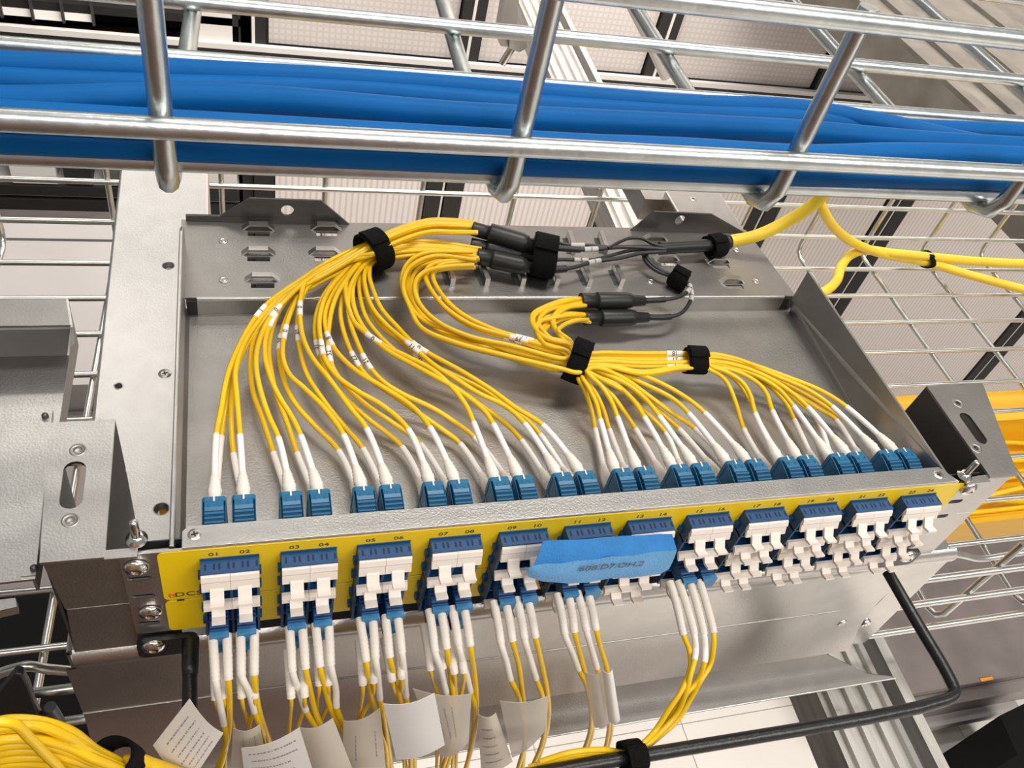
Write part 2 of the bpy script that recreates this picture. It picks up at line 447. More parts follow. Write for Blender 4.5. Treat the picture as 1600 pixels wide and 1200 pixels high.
# hanger clip and rod near top centre
t = thing('hanger_clip', at(800, 60, y=1.02), 'pale galvanised hanger clip with bolt beside the rail at the top', 'bracket')
MB().prism([at(u, v, y=1.02) for u, v in ((790, -10), (812, -10), (806, 60), (800, 75), (782, 72), (778, 58))], (0, .024, 0)).build('plate', sheet, t)
MB().prism([at(u, v, y=1.01) for u, v in ((796, 58), (822, 60), (824, 74), (812, 82), (796, 76))], (0, .024, 0)).build('jaw', wire2, t)
MB().tube([at(803, 70, y=1.03), at(784, 100, y=1.03)], .006).build('rod', chrome, t)
tag(MB().tube([at(986, 0, y=1.5), at(1014, 55, y=1.5), at(1042, 118, y=1.5)], .016).build('conduit', sheet), 'bright silver conduit sloping down at top right of the rail', 'pipe')

# ================================================================== WIRE BASKETS
def basket(name, loc, label, zb, y0, y1, xs, ys_floor, zs_front, zs_back, ztop, X0, X1, r, m, longr=None, kk=.012, skew=0.):
    t = thing(name, loc, label, 'cable tray', 'wire basket trays')
    k = kk
    for x in xs:
        w0 = x - skew; P = [(w0, y0, ztop), (w0, y0, zb + k), (w0, y0 + k * .3, zb + k * .3), (w0, y0 + k, zb), (x, y1 - k, zb), (x, y1 - k * .3, zb + k * .3), (x, y1, zb + k), (x, y1, ztop)]
        MB().tube(P, r, 10).build('cross_wire', m, t)
    for y in ys_floor: MB().tube([(X0, y, zb + r * 1.7), (X1, y, zb + r * 1.7)], longr or r, 10).build('long_wire', m, t)
    for z in zs_front: MB().tube([(X0, y0 - r * 1.6, z), (X1, y0 - r * 1.6, z)], longr or r, 10).build('long_wire', m, t)
    for z in zs_back: MB().tube([(X0, y1 - r * 1.6, z), (X1, y1 - r * 1.6, z)], longr or r, 10).build('long_wire', m, t)
    return t
zl = .1930
YU = [at(540, 263, z=zl).y, at(236, 88, z=zl).y, at(840, 54, z=zl).y]
upper = basket('wire_basket', (.25, .15, .188), 'upper galvanised wire basket carrying the blue cables', .1877, -.003, .302,
       [-.0563, .0422, .1417, .2382, .3393, .4380, .5365], YU + [YU[2] + .055, YU[2] + .11], [at(800, 229, y=-.008).z, at(1330, 33, y=-.008).z], [.21, .258], .262, -.5, 1.2, .0031, wirem, kk=.010, skew=.0137)
lower = basket('wire_basket', (.4, .25, -.225), 'lower galvanised wire basket beneath the patch panel', -.228, .012, .50,
       [-.355, -.258, -.161, -.064, .0345, .131, .228, .327, .423, .52, .615, .71, .805, .899, .997, 1.1, 1.2, 1.3], [.077, .12, .168, .228, .27, .32, .368, .414, .463], [], [-.2, -.1555, -.11], -.11, -.8, 2.0, .0027, wire2, skew=.020)
for (a, b) in (((1465, 905), (1600, 884)), ((1428, 948), (1600, 918)), ((1354, 996), (1600, 955))):
    z = (at(*a, y=.008).z + at(*b, y=.008).z) / 2
    MB().tube([(-.8, .008, z), (2.0, .008, z)], .0029, 10).build('long_wire', wire2, lower)
bw = [(-.8, .02, -.205), (-.10, .03, -.195)]
MB().tube(spline([at(1470, 866, y=.06), at(1500, 867, y=.06), at(1532, 873, y=.06), at(1570, 868, y=.06), at(1640, 855, y=.06)]), .003).build('bent_wire', wire2, lower)
MB().tube(spline([at(-20, 1060, y=.03), at(18, 1046, y=.03), at(42, 1041, y=.03), at(80, 1046, y=.03), at(130, 1050, y=.03)]), .003).build('bent_wire', wire2, lower)

# ================================================================== PATCH PANEL
XL, XR, TH = .0135, .4402, .0336
ZF = -TH; ZS = -.0214; YB = .1884; YP = .2646
A0, PQ, PP = .031908, .0132755, .035
numx = lambda n: A0 + (n // 2) * PP + (n % 2) * PQ
panel = thing('fibre_patch_panel', (.23, .1, -.0727), 'open steel fibre patch panel tray with yellow numbered front and blue adapters', 'patch panel')
# tray floor (sheet), side walls, rear shelf
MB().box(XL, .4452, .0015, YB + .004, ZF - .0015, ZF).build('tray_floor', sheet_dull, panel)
wl = [(XL, .002, .0), (XL, .225, .0), (XL, .237, -.006), (XL, .237, ZF), (XL, .002, ZF)]
MB().prism(wl, (.0022, 0, 0)).build('side_wall', sheet, panel, .0006)
MB().prism([(.0135, .004, -.026), (.0178, .004, ZF), (.0178, .186, ZF), (.0135, .186, -.026)], (-.0005, 0, -.0005)).build('wall_fold', sheet_dull, panel)
wr = [(.4422, .002, .0), (.4445, .236, .0), (.4445, .2365, -.003), (.4423, .214, ZF), (.4402, .002, ZF)]
wr = [(.4424, .002, .0), (.4445, .2225, .0), (.4440, .1885, -.0336), (.4405, .002, ZF)]
wr = [at(1478, 741, z=0), at(1262, 424, z=0), at(1236, 469, z=-.0225), at(1234, 486, z=ZF), at(1386, 735, z=ZF)]
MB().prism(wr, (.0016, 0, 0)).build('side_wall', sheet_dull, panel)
# rear shelf: perforated lacing plate with its drop at the front
HX = [at(404, 360, z=ZS), at(510, 360, z=ZS), at(404, 399, z=ZS), at(508, 399, z=ZS), at(410, 440, z=ZS), at(1025, 376, z=ZS), at(1043, 407, z=ZS), at(1124, 411, z=ZS), at(1145, 443, z=ZS)]
LY = [((695, 420), (703, 447)), ((746, 419), (757, 447)), ((801, 419), (813, 447)), ((855, 419), (866, 447)), ((905, 421), (917, 447)), ((955, 421), (967, 447)), ((884, 371), (892, 398)), ((933, 371), (942, 397)), ((834, 371), (842, 398))]
holes = [rect(h.x - .007, h.x + .007, h.y - .006, h.y - .0015) for h in HX]
curve_mesh('lacing_plate', [[(XL, YB), (.4427, YB), (.4365, YP + .003), (XL - .001, YP)]] + holes, .0014, XY((0, 0, ZS - .0007)), sheet_dull, panel)
MB().box(.0225, .4330, YB - .0014, YB, ZF - .0005, ZS - .001).build('shelf_drop', sheet_dull, panel)
MB().tube([(.0225, YB + .0004, ZS - .0012), (.4330, YB + .0004, ZS - .0012)], .0013, 8).build('shelf_fold', sheet, panel)
# black boxes for the shade in the corner notches of the shelf
MB().box(.0165, .0225, YB - .002, YB + .004, ZF, ZS - .0016).build('corner_shade', blackm, panel)
MB().box(.4330, .4425, YB - .0012, YB + .004, ZF, ZS - .0016).build('corner_shade', blackm, panel)
# lanced bridges, long across
def bridge(c):
    l, h, d = .0105, .0042, .0042
    P = [(-l, 0), (-l + .0045, h), (l - .0045, h), (l, 0), (l - .0015, 0), (l - .005, h - .0012), (-l + .005, h - .0012), (-l + .0015, 0)]
    return MB().prism([(c.x + a, c.y, ZS + b) for a, b in P], (0, d, 0))
br0 = None
for h in HX:
    if br0 is None: br0 = bridge(h).build('lanced_bridge', sheet, panel); off = WL[br0] - h
    else: inst(br0, panel, h + off)
for a, b in LY:
    A = at(*a, z=ZS); B = at(*b, z=ZS)
    h = .0065
    P = [(A.x, A.y, ZS), (A.x, A.y, ZS + h), (B.x, B.y, ZS + h), (B.x, B.y, ZS), (B.x, B.y + .001, ZS), (B.x, B.y + .0012, ZS + h - .0012), (A.x, A.y - .0012, ZS + h - .0012), (A.x, A.y - .001, ZS)]
    MB().prism(P, (.0032, 0, 0)).build('lanced_hook', sheet, panel)
    MB().prism([(A.x - .003, A.y - .001, ZS + .0001), (A.x + .001, A.y - .001, ZS + .0001), (B.x + .001, B.y + .001, ZS + .0001), (B.x - .003, B.y + .001, ZS + .0001)], (0, 0, .0001)).build('hook_shade', strutdark, panel)  # dark patch laid on the plate for the shade in the opening
# two upright ears with a hole at the back of the shelf
for us, hc in ((((330, 345), (390, 309), (502, 313), (546, 349)), (449, 328)), (((985, 360), (1022, 330), (1112, 334), (1166, 361)), (1062, 343))):
    yb = YP - .001
    P = [at(u, v, y=yb) for u, v in us]
    P[0].z = P[3].z = ZS
    c = at(*hc, y=yb)
    curve_mesh('hanging_ear', [[(p.x, p.z) for p in P], circ(c.x, c.z, .0042)], .0014, XZ((0, yb, 0)), sheet_dark, panel)  # darker zinc because upright faces mirror dark surroundings
MB().box(XL + .002, .075, YP - .002, YP, ZS - .0, ZS + .0045).build('shelf_lip', sheet_dark, panel)
# flush rivets on shelf and tray
scr = None
def flush(u, v, z, r=.0028, par=panel):
    c = at(u, v, z=z)
    m = MB().lathe([(0, r), (.0004, r), (.0006, r * .8), (.0003, r * .72), (.0003, r * .45), (.0006, r * .4), (.0002, 0)], c, (0, 0, 1), 18)
    m.build('rivet', sheet, par)
for u, v in ((349, 377), (350, 438), (1016, 440), (1150, 391), (1181, 440)): flush(u, v, ZS)
# flange on top of the front, with countersunk screws
D1 = .0114
fx1 = at(1467, 731, z=0).x; fx0 = at(285, 835, z=0).x
fx2 = at(1500, 755, z=0).x
OUT = [(fx0, .0006), (fx2, .0006), (fx1, D1), (fx0 + .0025, D1), (fx0, D1 - .0025)]
sc = [at(304, 835.5, z=0), at(1466, 742, z=0)]
curve_mesh('front_flange', [OUT], .0014, XY((0, 0, -.0007)), sheet, panel, .0002)
MB().tube([(fx0, .0012, -.0011), (fx2 - .001, .0012, -.0011)], .0012, 10).build('flange_fold', sheet, panel)
def cross_screw(c, r, par, ax=(0, 0, 1), name='screw'):
    c = Vector(c)
    o = MB().lathe([(0, r * 1.12), (.0002, r * 1.1), (.00005, r), (.0005, r * .96), (.0006, r * .5), (.0006, 0)], c, ax, 24).build(name, sheet, par)
    M = frame(c + Vector(ax).normalized() * .0007, (1, .25, 0), (0, .3, 1) if abs(ax[1]) > .5 else (-.25, 1, 0))
    curve_mesh('cross_recess', [[(a * r, b * r) for a, b in ((.5, .11), (.11, .11), (.11, .5), (-.11, .5), (-.11, .11), (-.5, .11), (-.5, -.11), (-.11, -.11), (-.11, -.5), (.11, -.5), (.11, -.11), (.5, -.11))]], .0002, M, blackm, o)
    return o
for c in sc: cross_screw(c, .0030, panel)
# front plate with openings, ears with slots
ZB = -.0727; XE = -.0068; XEr = .4720
open_ = []
for k in range(12):
    xc = (numx(2 * k) + numx(2 * k + 1)) / 2
    for dz in (0, -.0297): open_.append(rect(xc - .0128, xc + .0128, -.0374 + dz, -.0088 + dz))
zsl = (-.0214, -.0372, -.063)
ears = [slot(-.0005, z, .0105, .0019) for z in zsl] + [slot(.4600, z, .0105, .0019) for z in (-.0214, -.0372)]
curve_mesh('front_plate', [rrect(XE, XEr, ZB, -.0012, .002)] + open_ + ears, .0014, XZ((0, .0007, 0)), sheet, panel)
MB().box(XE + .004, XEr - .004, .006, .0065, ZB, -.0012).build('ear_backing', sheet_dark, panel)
# printed yellow strips
LX0, LX1 = .0084, .4534
def label_strip(z0, z1, cuts):
    # sheet with notches where the adapters stand
    return curve_mesh('yellow_label', [rrect(LX0, LX1, z0, z1, .003)] + cuts, .0003, XZ((0, -.0002, 0)), labely, panel)
cutU = [rect(min(p[0] for p in o), max(p[0] for p in o), -.0374, -.0088) for o in open_[0::2]]
cutL = [rect(min(p[0] for p in o), max(p[0] for p in o), -.0671, -.0450) for o in open_[1::2]]
up = label_strip(-.0424, -.0015, cutU)
lo = label_strip(-.0722, -.0438, cutL)
for n in range(24):
    text_mesh('number', '%02d' % (n + 1), .0036, XZ((numx(n), -.00042, -.0060)), ink, up, 1.35)
text_mesh('lettering', 'DCS', .0050, XZ((.0192, -.00042, -.0382)), ink, up, 1.3)
ex = Vector((.0119, -.0004, -.0384))
MB().tube([ex + Vector((math.cos(a) * (.0006 + .00015 * a), 0, math.sin(a) * (.0006 + .00015 * a))) for a in [k * .35 for k in range(26)]], .00032, 6).build('spiral_emblem', inkor, up)
MB().box(.0138, .0170, -.0006, .0, -.0437, -.0424).build('gap_tab', ink, panel)
# adapters
hb = None
for k in range(12):
    xc = (numx(2 * k) + numx(2 * k + 1)) / 2
    for r_, dz in enumerate((0, -.0297)):
        zt = -.0095 + dz
        if hb is None:
            m = MB()
            # housing: open-fronted block built of a top, bottom, sides, septa and a recessed back
            m.box(xc - .0126, xc + .0126, -.0080, .012, zt - .0016, zt)
            m.box(xc - .0126, xc + .0126, -.0080, .012, zt - .0284, zt - .0270)
            m.box(xc - .0126, xc + .0126, -.0080, .012, zt - .0148, zt - .0136)
            for xs in (-.0126, -.0006, .0114): m.box(xc + xs, xc + xs + .0012, -.0080, .012, zt - .0270, zt - .0016)
            m.prism([(xc - .0128, -.0004, zt + .0004), (xc + .0128, -.0004, zt + .0004), (xc + .0128, -.0010, zt + .0004), (xc - .0128, -.0010, zt + .0004)], (0, 0, .0004))
            for za, zb_ in ((-.0125, -.0085), (-.0245, -.0205)):
                m.box(xc - .0141, xc - .0120, -.0032, .0, zt + za, zt + zb_)
                m.box(xc + .0120, xc + .0136, -.0032, .0, zt + za, zt + zb_)
            hb = m.build('adapter', housb, panel); ho = WL[hb] - Vector((xc, 0, zt)); ad = hb
            vm = MB()
            for i in range(8):
                xx = xc - .0108 + i * .00305 + (.0005 if i % 2 else -.0003)
                vm.box(xx, xx + .0010, -.0062, -.0032, zt + .00002, zt + .00012)
            rm = MB().box(xc - .0114, xc + .0114, .002, .011, zt - .0268, zt - .0018)
            for q in range(4): rm.box(xc - .0100 + q * .0060, xc - .0076 + q * .0060, -.002, .002, zt - .0236, zt - .0040)
            rc_ = rm.build('port_recess', holeb, ad); ro = WL[rc_] - Vector((xc, 0, zt))  # recess coloured near black to put in the shade of the ports
            vo_ = vm.build('vent_slots', holeb, ad); vo = WL[vo_] - Vector((xc, 0, zt)); vsrc = vo_
        else:
            ad = inst(hb, panel, Vector((xc, 0, zt)) + ho)
            inst(vsrc, ad, Vector((xc, 0, zt)) + vo)
            inst(rc_, ad, Vector((xc, 0, zt)) + ro)
        for row in range(2):
            plugged = (r_ == 1 and row == 0 and k in (0, 1, 2, 3, 4, 5, 7)) or (r_ == 1 and row == 1 and k in (0, 1, 2, 3))
            for s_ in range(2):
                xs = xc - .0126 + s_ * .0126
                z0 = zt - .0012 - row * .0145
                if plugged: continue
                m = MB()
                P = [(-.0079, 0), (-.0090, -.0006), (-.0102, -.0030), (-.0098, -.0042), (-.0116, -.0085), (-.0104, -.0088), (-.0080, -.0040)] if row == 0 else [(-.0082, -.0072), (-.0098, -.0074), (-.0112, -.0092), (-.0119, -.0112), (-.0108, -.0115), (-.0084, -.0088)]
                m.prism([(xs + .00008, a, z0 + b) for a, b in P], (.01244, 0, 0))
                nx = xs + .0036 if s_ == 0 else xs + .0030
                P = [(-.0108, -.0060), (-.0116, -.0062), (-.0146, -.0104), (-.0150, -.0122), (-.0186, -.0128), (-.0190, -.0116), (-.0140, -.0128), (-.0112, -.0088)]
                P = [(-.0112, -.0066), (-.0120, -.0072), (-.0150, -.0108), (-.0188, -.0098), (-.0192, -.0110), (-.0148, -.0126), (-.0106, -.0086)] if row == 0 else [(-.0110, -.0088), (-.0122, -.0092), (-.0150, -.0112), (-.0188, -.0102), (-.0192, -.0113), (-.0148, -.0130), (-.0108, -.0114)]
                m.prism([(nx, a, z0 + b) for a, b in P], (.0060, 0, 0))
                m.build('shutter', cream, ad)

# bolts, studs
def dome_bolt(c, name, par=None, label=None, r=.0054):
    prof = [(0, r * .95), (.0004, r), (.0012, r), (.0024, r * .82), (.0032, r * .5), (.0035, r * .28), (.0029, r * .25), (.0029, 0)]
    o = MB().lathe(prof, c, (0, -1, 0), 24).build(name, chrome, par)
    return o
BOLT = [((213, 885), 'domed bright bolt at the left ear, topmost of three'), ((235, 955), 'domed bright bolt at the left ear, middle of three'), ((240, 1008), 'domed bright bolt holding the left end of the black bar'),
        ((1512, 762), 'domed bright bolt at the top of the right ear'), ((1407, 851), 'small domed bolt right of the lower shutters, on the right ear'), ((1417, 868), 'domed bolt holding the right end of the black bar')]
for (u, v), lb in BOLT:
    yy = -.0044 if (u, v) in ((240, 1008), (1417, 868)) else -.0003
    c = at(u, v, y=yy)
    tag(dome_bolt(c, 'dome_bolt', r=.0054 if u not in (1407,) else .0035), lb, 'bolt')

# ================================================================== FRONT MOUNT BRACKETS (boxes with a slot) and LONG CARRIERS
def mount(side):
    zt = -.0012 if side < 0 else .0022
    x0, x1 = (-.0371, -.0120) if side < 0 else (.4690, .4905)
    yb = .0775 if side < 0 else .0745
    lab = 'slotted steel mounting bracket at the left end of the patch panel' if side < 0 else 'slotted steel mounting bracket at the right end of the patch panel'
    t = thing('mounting_bracket', ((x0 + x1) / 2, .03, -.08), lab, 'bracket')
    if side < 0:
        tl, tr, bl = at(77, 660, z=zt), at(180, 655, z=zt), at(62, 876, z=zt)
        out = [(bl.x, .0), (x1, .0), (tr.x, tr.y), (tl.x, tl.y)]
        hs = [circ(*at(122, 703, z=zt).xy, .0022), circ(*at(110, 813, z=zt).xy, .0022)]
        sm = at(114, 757, z=zt); sl = slot(sm.x, sm.y, .0265, .0048, True)
    else:
        tl, tr, br_ = at(1448, 603, z=zt), at(1535, 598, z=zt), at(1590, 741, z=zt)
        out = [(.4694, .0), (br_.x, .0), (tr.x, tr.y), (tl.x, tl.y)]
        hs = [circ(*at(1497, 630, z=zt).xy, .0016), circ(*at(1525, 700, z=zt).xy, .0016)]
        sm = at(1521, 669, z=zt); sl = slot(sm.x, sm.y, .0255, .0042, True)
        dx = (out[3][0] - out[0][0]) / out[3][1]
        sl = [(a + dx * (b - sm.y), b) for a, b in sl]
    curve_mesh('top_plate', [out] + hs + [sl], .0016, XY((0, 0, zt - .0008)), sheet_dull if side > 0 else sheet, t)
    for h in hs:
        cx = sum(p[0] for p in h) / len(h); cy = sum(p[1] for p in h) / len(h)
        MB().lathe([(0, .0038), (.0003, .0036), (.0001, .0024), (-.004, .0021), (-.0041, 0)][::-1], (cx, cy, zt), (0, 0, 1), 18, True, False).build('threaded_hole', sheet_dull, t)
        MB().lathe([(-.0062, .0021), (-.0060, .0021)], (cx, cy, zt), (0, 0, 1), 14).build('hole_shade', blackm, t)  # black disc standing in for the dark inside of the hole
    # inner cheek, its dark reflections put into the colour
    a, b = (out[1], out[2]) if side < 0 else (out[0], out[3])
    zl = -.0880
    pts = [(a[0], a[1] + .003, zt - .0015), (b[0], b[1], zt - .0015), (b[0], b[1] + .002, -.043), (b[0], b[1] - .001, -.0445), (b[0], b[1] + .002, -.046), (b[0], b[1] + .001, zl), (a[0], .004, zl)]
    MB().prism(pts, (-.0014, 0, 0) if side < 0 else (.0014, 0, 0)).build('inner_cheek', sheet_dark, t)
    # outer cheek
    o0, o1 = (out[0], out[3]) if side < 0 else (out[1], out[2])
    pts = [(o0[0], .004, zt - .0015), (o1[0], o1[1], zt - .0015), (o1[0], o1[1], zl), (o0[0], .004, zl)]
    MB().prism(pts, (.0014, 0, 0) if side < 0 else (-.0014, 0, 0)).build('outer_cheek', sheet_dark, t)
    # plate closing the box below, black for the shade seen through the slot
    MB().prism([(out[0][0] + .0015, .004, -.0865), (out[1][0] - .0015, .004, -.0865), (out[2][0] - .0015, out[2][1] - .001, -.0865), (out[3][0] + .0015, out[3][1] - .001, -.0865)], (0, 0, -.001)).build('bottom_plate', blackm, t)
    # front faces (upper and lower half, with the joint between)
    if side < 0:
        MB().prism([(x, .0032, z) for x, z in ((-.0371, zt - .0014), (.0135, zt - .0014), (.0135, -.0455), (-.0345, -.0455))], (0, -.0012, 0)).build('front_face', sheet_dull, t, .0004)
        MB().prism([(x, .0034, z) for x, z in ((-.0340, -.0460), (.0135, -.0460), (.0135, -.0885), (-.0368, -.0885))], (0, -.0012, 0)).build('front_face', sheet_dull, t, .0004)
        MB().box(-.0120, .0010, -.0022, .0024, -.0006, .0006).build('stud_plate', sheet, t)
    else:
        MB().prism([(x, .0032, z) for x, z in ((.4530, -.0010), (.4690, zt - .0014), (.4905, zt - .0014), (.4889, -.0395), (.4530, -.0395))], (0, -.0012, 0)).build('front_face', sheet, t, .0004)
        MB().prism([(x, .0034, z) for x, z in ((.4530, -.0400), (.4889, -.0400), (.4887, -.0885), (.4530, -.0885))], (0, -.0012, 0)).build('front_face', sheet, t, .0004)
        MB().box(.4520, .4690, -.0022, .0024, -.0006, .0008).build('stud_plate', sheet, t)
    return t
mount(-1); mount(1)
# studs with flange nut
for (u, v, lb) in ((213, 852, 'threaded stud standing at the left ear of the panel'), (1511, 750, 'threaded stud standing at the right ear of the panel')):
    c = at(u, v, z=.0008) + Vector((0, .003, 0))
    t = thing('threaded_stud', c, lb, 'stud')
    th = []
    n = 16
    for i in range(n): th += [(.0025 + i * .0007, .0019), (.00285 + i * .0007, .0015)]
    MB().lathe([(0, .0019)] + th + [(.0138, .0013), (.0138, 0)], c, (.0, .0, 1), 14).build('thread', chrome, t)
    MB().lathe([(0, .0046), (.0006, .0046), (.0014, .0030), (.0028, .0028), (.0028, 0)], c, (0, 0, 1), 16).build('flange_nut', chrome, t)
# long carrier plates
ZC = -.0895
def carrier(side):
    lb = 'long bright steel carrier plate at the left, running back beside the tray' if side < 0 else 'grey steel carrier plate at the right, its back end behind the tray'
    x0, x1 = (-.0412, .0262) if side < 0 else (.4470, .5085)
    ye = .4218
    t = thing('carrier_plate', ((x0 + x1) / 2, .17, ZC), lb, 'bracket')
    out = rrect(x0 + .002, x1 - .002, .004, ye, .004)
    hs = []
    pts = [(263, 415), (185, 603), (252, 795)] if side < 0 else []
    for i, p in enumerate(pts):
        c = at(*p, z=ZC); hs.append(circ(c.x, c.y, .0024 if i == 1 else .0040))
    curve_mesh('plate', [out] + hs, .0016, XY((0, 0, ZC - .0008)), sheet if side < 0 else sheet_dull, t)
    for i, p in enumerate(pts):
        c = at(*p, z=ZC); r = .0024 if i == 1 else .0036
        MB().lathe([(-.0040, r * .62), (-.0036, r * .64), (-.0002, r * 1.1), (.0003, r * 1.18), (.0002, r * 1.25), (-.0006, r * 1.25)], c, (0, 0, 1), 20, True, False).build('countersink', sheet_dull, t)
        if i < 2: MB().lathe([(-.0046, r * .64), (-.0044, r * .64)], c, (0, 0, 1), 14).build('hole_shade', blackm, t)  # black disc for the shade down the hole
    if side < 0: cross_screw(at(257.5, 584, z=ZC), .0037, t)
    else: cross_screw(at(1083, 311, z=ZC), .0033, t)
    for xx, s in ((x0, 1), (x1, -1)):
        MB().tube([(xx + s * .0022, .004, ZC - .0024), (xx + s * .0022, ye - .004, ZC - .0024)], .0024, 10).build('edge_roll', sheet, t)
        MB().box(min(xx, xx + s * .0014), max(xx, xx + s * .0014), .004, ye - .004, ZC - .04, ZC - .002).build('edge_flange', sheet, t)
    # tongue behind
    if side < 0: MB().box(.004, .0235, ye - .002, ye + .07, ZC - .004, ZC - .0016).build('tongue', sheet, t)
    else: MB().box(.425, .462, ye - .01, ye + .07, ZC - .03, ZC - .006).build('tongue', sheet_dull, t)
carrier(-1); carrier(1)

# ================================================================== LOWER TROUGH under the panel
t = thing('lower_trough', (.24, .0, -.22), 'plain grey steel trough panel under the yellow front, flared lower flange', 'cable trough')
X0, X1 = -.0398, .5080
prof = [(.0034, -.0880), (.0016, -.0890), (-.0006, -.0915), (-.0012, -.0950), (-.0006, -.0985), (.0008, -.1010), (.0012, -.1040)]
n = len(prof)
V = [(-.0380, y, z) for y, z in prof] + [(.5120 - .002 * abs(z + .095) / .01, y, z) for y, z in prof]
m = MB(); m.add(V, [(i, i + 1, n + i + 1, n + i) for i in range(n - 1)], True); m.build('top_roll', sheet, t)
MB().prism([(.4860, .002, -.104), (.5125, .002, -.104), (.5145, .002, -.166), (.5160, .002, -.2265), (.4900, .002, -.2265), (.4860, .002, -.2105)], (0, .0014, 0)).build('end_face', sheet, t)
def sweep(name, prof_, xa, xb, m_):
    """curved sheet between x = xa(i) and xb(i), with thickness"""
    q = MB(); n = len(prof_); k = len(xa) if isinstance(xa, list) else 0
    A_ = [Vector((xa[i] if k else xa, y, z)) for i, (y, z) in enumerate(prof_)]; B_ = [Vector((xb[i] if isinstance(xb, list) else xb, y, z)) for i, (y, z) in enumerate(prof_)]
    q.add(A_ + B_, [(i, i + 1, n + i + 1, n + i) for i in range(n - 1)], True)
    o_ = Vector((0, .0012, -.0006))
    q.add([p + o_ for p in A_ + B_], [(i, n + i, n + i + 1, i + 1) for i in range(n - 1)], True)
    return q.build(name, m_, t)
yc, zc = -.0085, -.2105
fp = [(.0012, -.104), (.0020, -.140), (.0022, -.155), (.0018, -.168), (.0004, -.180), (-.0018, -.191), (-.0048, -.202), (yc, zc)]
sweep('face', fp, -.043, .4862, sheet)
MB().tube([(-.043, .0019, -.160), (.455, .0019, -.160)], .0006, 8).build('swage_line', sheet_dull, t)
fe = [at(1400, 1060, z=-.232), at(1060, 1120, z=-.232), at(530, 1200, z=-.232)]
y2 = (fe[0].y + fe[1].y + fe[2].y) / 3
gp = [(yc, zc), (yc - .004, zc - .0065), (yc - .0085, zc - .0120), (yc - .0140, zc - .0165), ((yc - .0140 + y2) / 2, -.2300), (y2, -.232)]
e1 = at(1310, 1003, y=yc).x
sweep('flared_flange', gp, [-.06 - .004 * i for i in range(6)], [e1 + (fe[0].x - e1) * i / 5 for i in range(6)], sheet_dull)
MB().tube([(-.08, y2, -.2326), (fe[0].x, y2, -.2326)], .0008, 8).build('flange_edge', sheet, t)
MB().box(.03, .44, .004, .16, -.0895, -.0885).build('inner_top', sheet_dark, t)
for u, v in ((1314, 972), (1352, 973), (222, 1143)):
    c = at(u, v, y=.0018)
    MB().lathe([(0, .0040), (.0008, .0044), (.0018, .0036), (.0022, .0015), (.0018, 0)], c, (0, -1, 0), 18).build('pan_screw', chrome, t)
    if u > 300: MB().prism([c + Vector((a, -.0003, b)) for a, b in ((-.013, -.003), (-.008, .001), (-.007, .0), (-.012, -.004))], (0, -.0002, 0)).build('slit', strutdark, t)

# ================================================================== BLACK LACING BAR
t = thing('lacing_bar', (.23, -.06, -.08), 'black bent steel lacing bar projecting in front of the panel', 'cable bar')
zb = -.080
bx0, bx1 = .0176, .4385
MB().tube(spline([(bx0, -.004, zb), (bx0, -.05, zb), (bx0, -.082, zb), (bx0 + .002, -.0915, zb), (bx0 + .012, -.095, zb), (.2, -.095, zb), (bx1 - .012, -.095, zb), (bx1 - .002, -.0915, zb), (bx1, -.083, zb), (bx1, -.05, zb), (bx1, -.012, zb)], 6), .0036, 12).build('rod', blkbar, t)
c = at(240, 1008, y=-.002)
curve_mesh('flat_end', [rrect(c.x - .0075, bx0 + .003, zb - .012, zb + .0045, .004)], .0030, XZ((0, -.0018, 0)), blkbar, t)
c2 = at(1417, 868, y=-.002)
curve_mesh('flat_end', [rrect(bx1 - .004, c2.x + .009, zb - .010, zb + .0055, .004)], .0030, XZ((0, -.0018, 0)), blkbar, t)
MB().lathe([(0, .0042), (.014, .0042), (.020, .0036), (.020, 0)], (bx0, -.002, zb), (0, -1, 0), 12).build('shoulder', blkbar, t)

# ================================================================== NEIGHBOUR TRAY at far left
t = thing('neighbour_tray', (-.2, .08, -.04), 'bright empty steel tray at the left edge with a raised back', 'tray')
zn = -.030
e0, e1 = at(105, 555, z=zn), at(50, 905, z=zn)
MB().prism([(-.5, at(0, 940, z=zn).y, zn), (e1.x, e1.y, zn), (e0.x, e0.y, zn), (-.5, e0.y, zn)], (0, 0, -.0015)).build('tray_floor', sheet, t)
zr = -.004
r0, r1 = at(110, 511, z=zr), at(103, 467, z=zr)
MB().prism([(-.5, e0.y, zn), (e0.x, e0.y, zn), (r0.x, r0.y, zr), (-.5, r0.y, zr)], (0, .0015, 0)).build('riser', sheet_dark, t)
MB().prism([(-.5, r0.y, zr), (r0.x, r0.y, zr), (r1.x, r1.y, zr), (-.5, r1.y, zr)], (0, 0, -.0015)).build('back_shelf', sheet_dull, t)
MB().prism([(e1.x, e1.y, zn), (e0.x, e0.y, zn), (r0.x, r0.y, zr), (r1.x, r1.y, zr), (r1.x, r1.y, zn - .01), (e1.x, e1.y, zn - .01)], (.0012, 0, 0)).build('side_wall', sheet, t)
s0, s1 = at(72, 640, z=zn + .002), at(44, 900, z=zn + .002)
MB().prism([(s0.x - .003, s0.y, zn + .0002), (s0.x + .003, s0.y, zn + .0002), (s1.x + .003, s1.y, zn + .0002), (s1.x - .003, s1.y, zn + .0002)], (0, 0, .002)).build('edge_strip', sheet, t)
for p in ((71, 652), (54, 890)):
    MB().lathe([(0, .0017), (.002, .0016), (.003, .0008), (.003, 0)], at(*p, z=zn + .002), (0, 0, 1), 12).build('pin', sheet_dark, t)
MB().prism([at(u, v, z=zn + .003) for u, v in ((-10, 938), (24, 934), (26, 948), (-10, 956))], (0, 0, -.006)).build('front_tab', sheet, t)
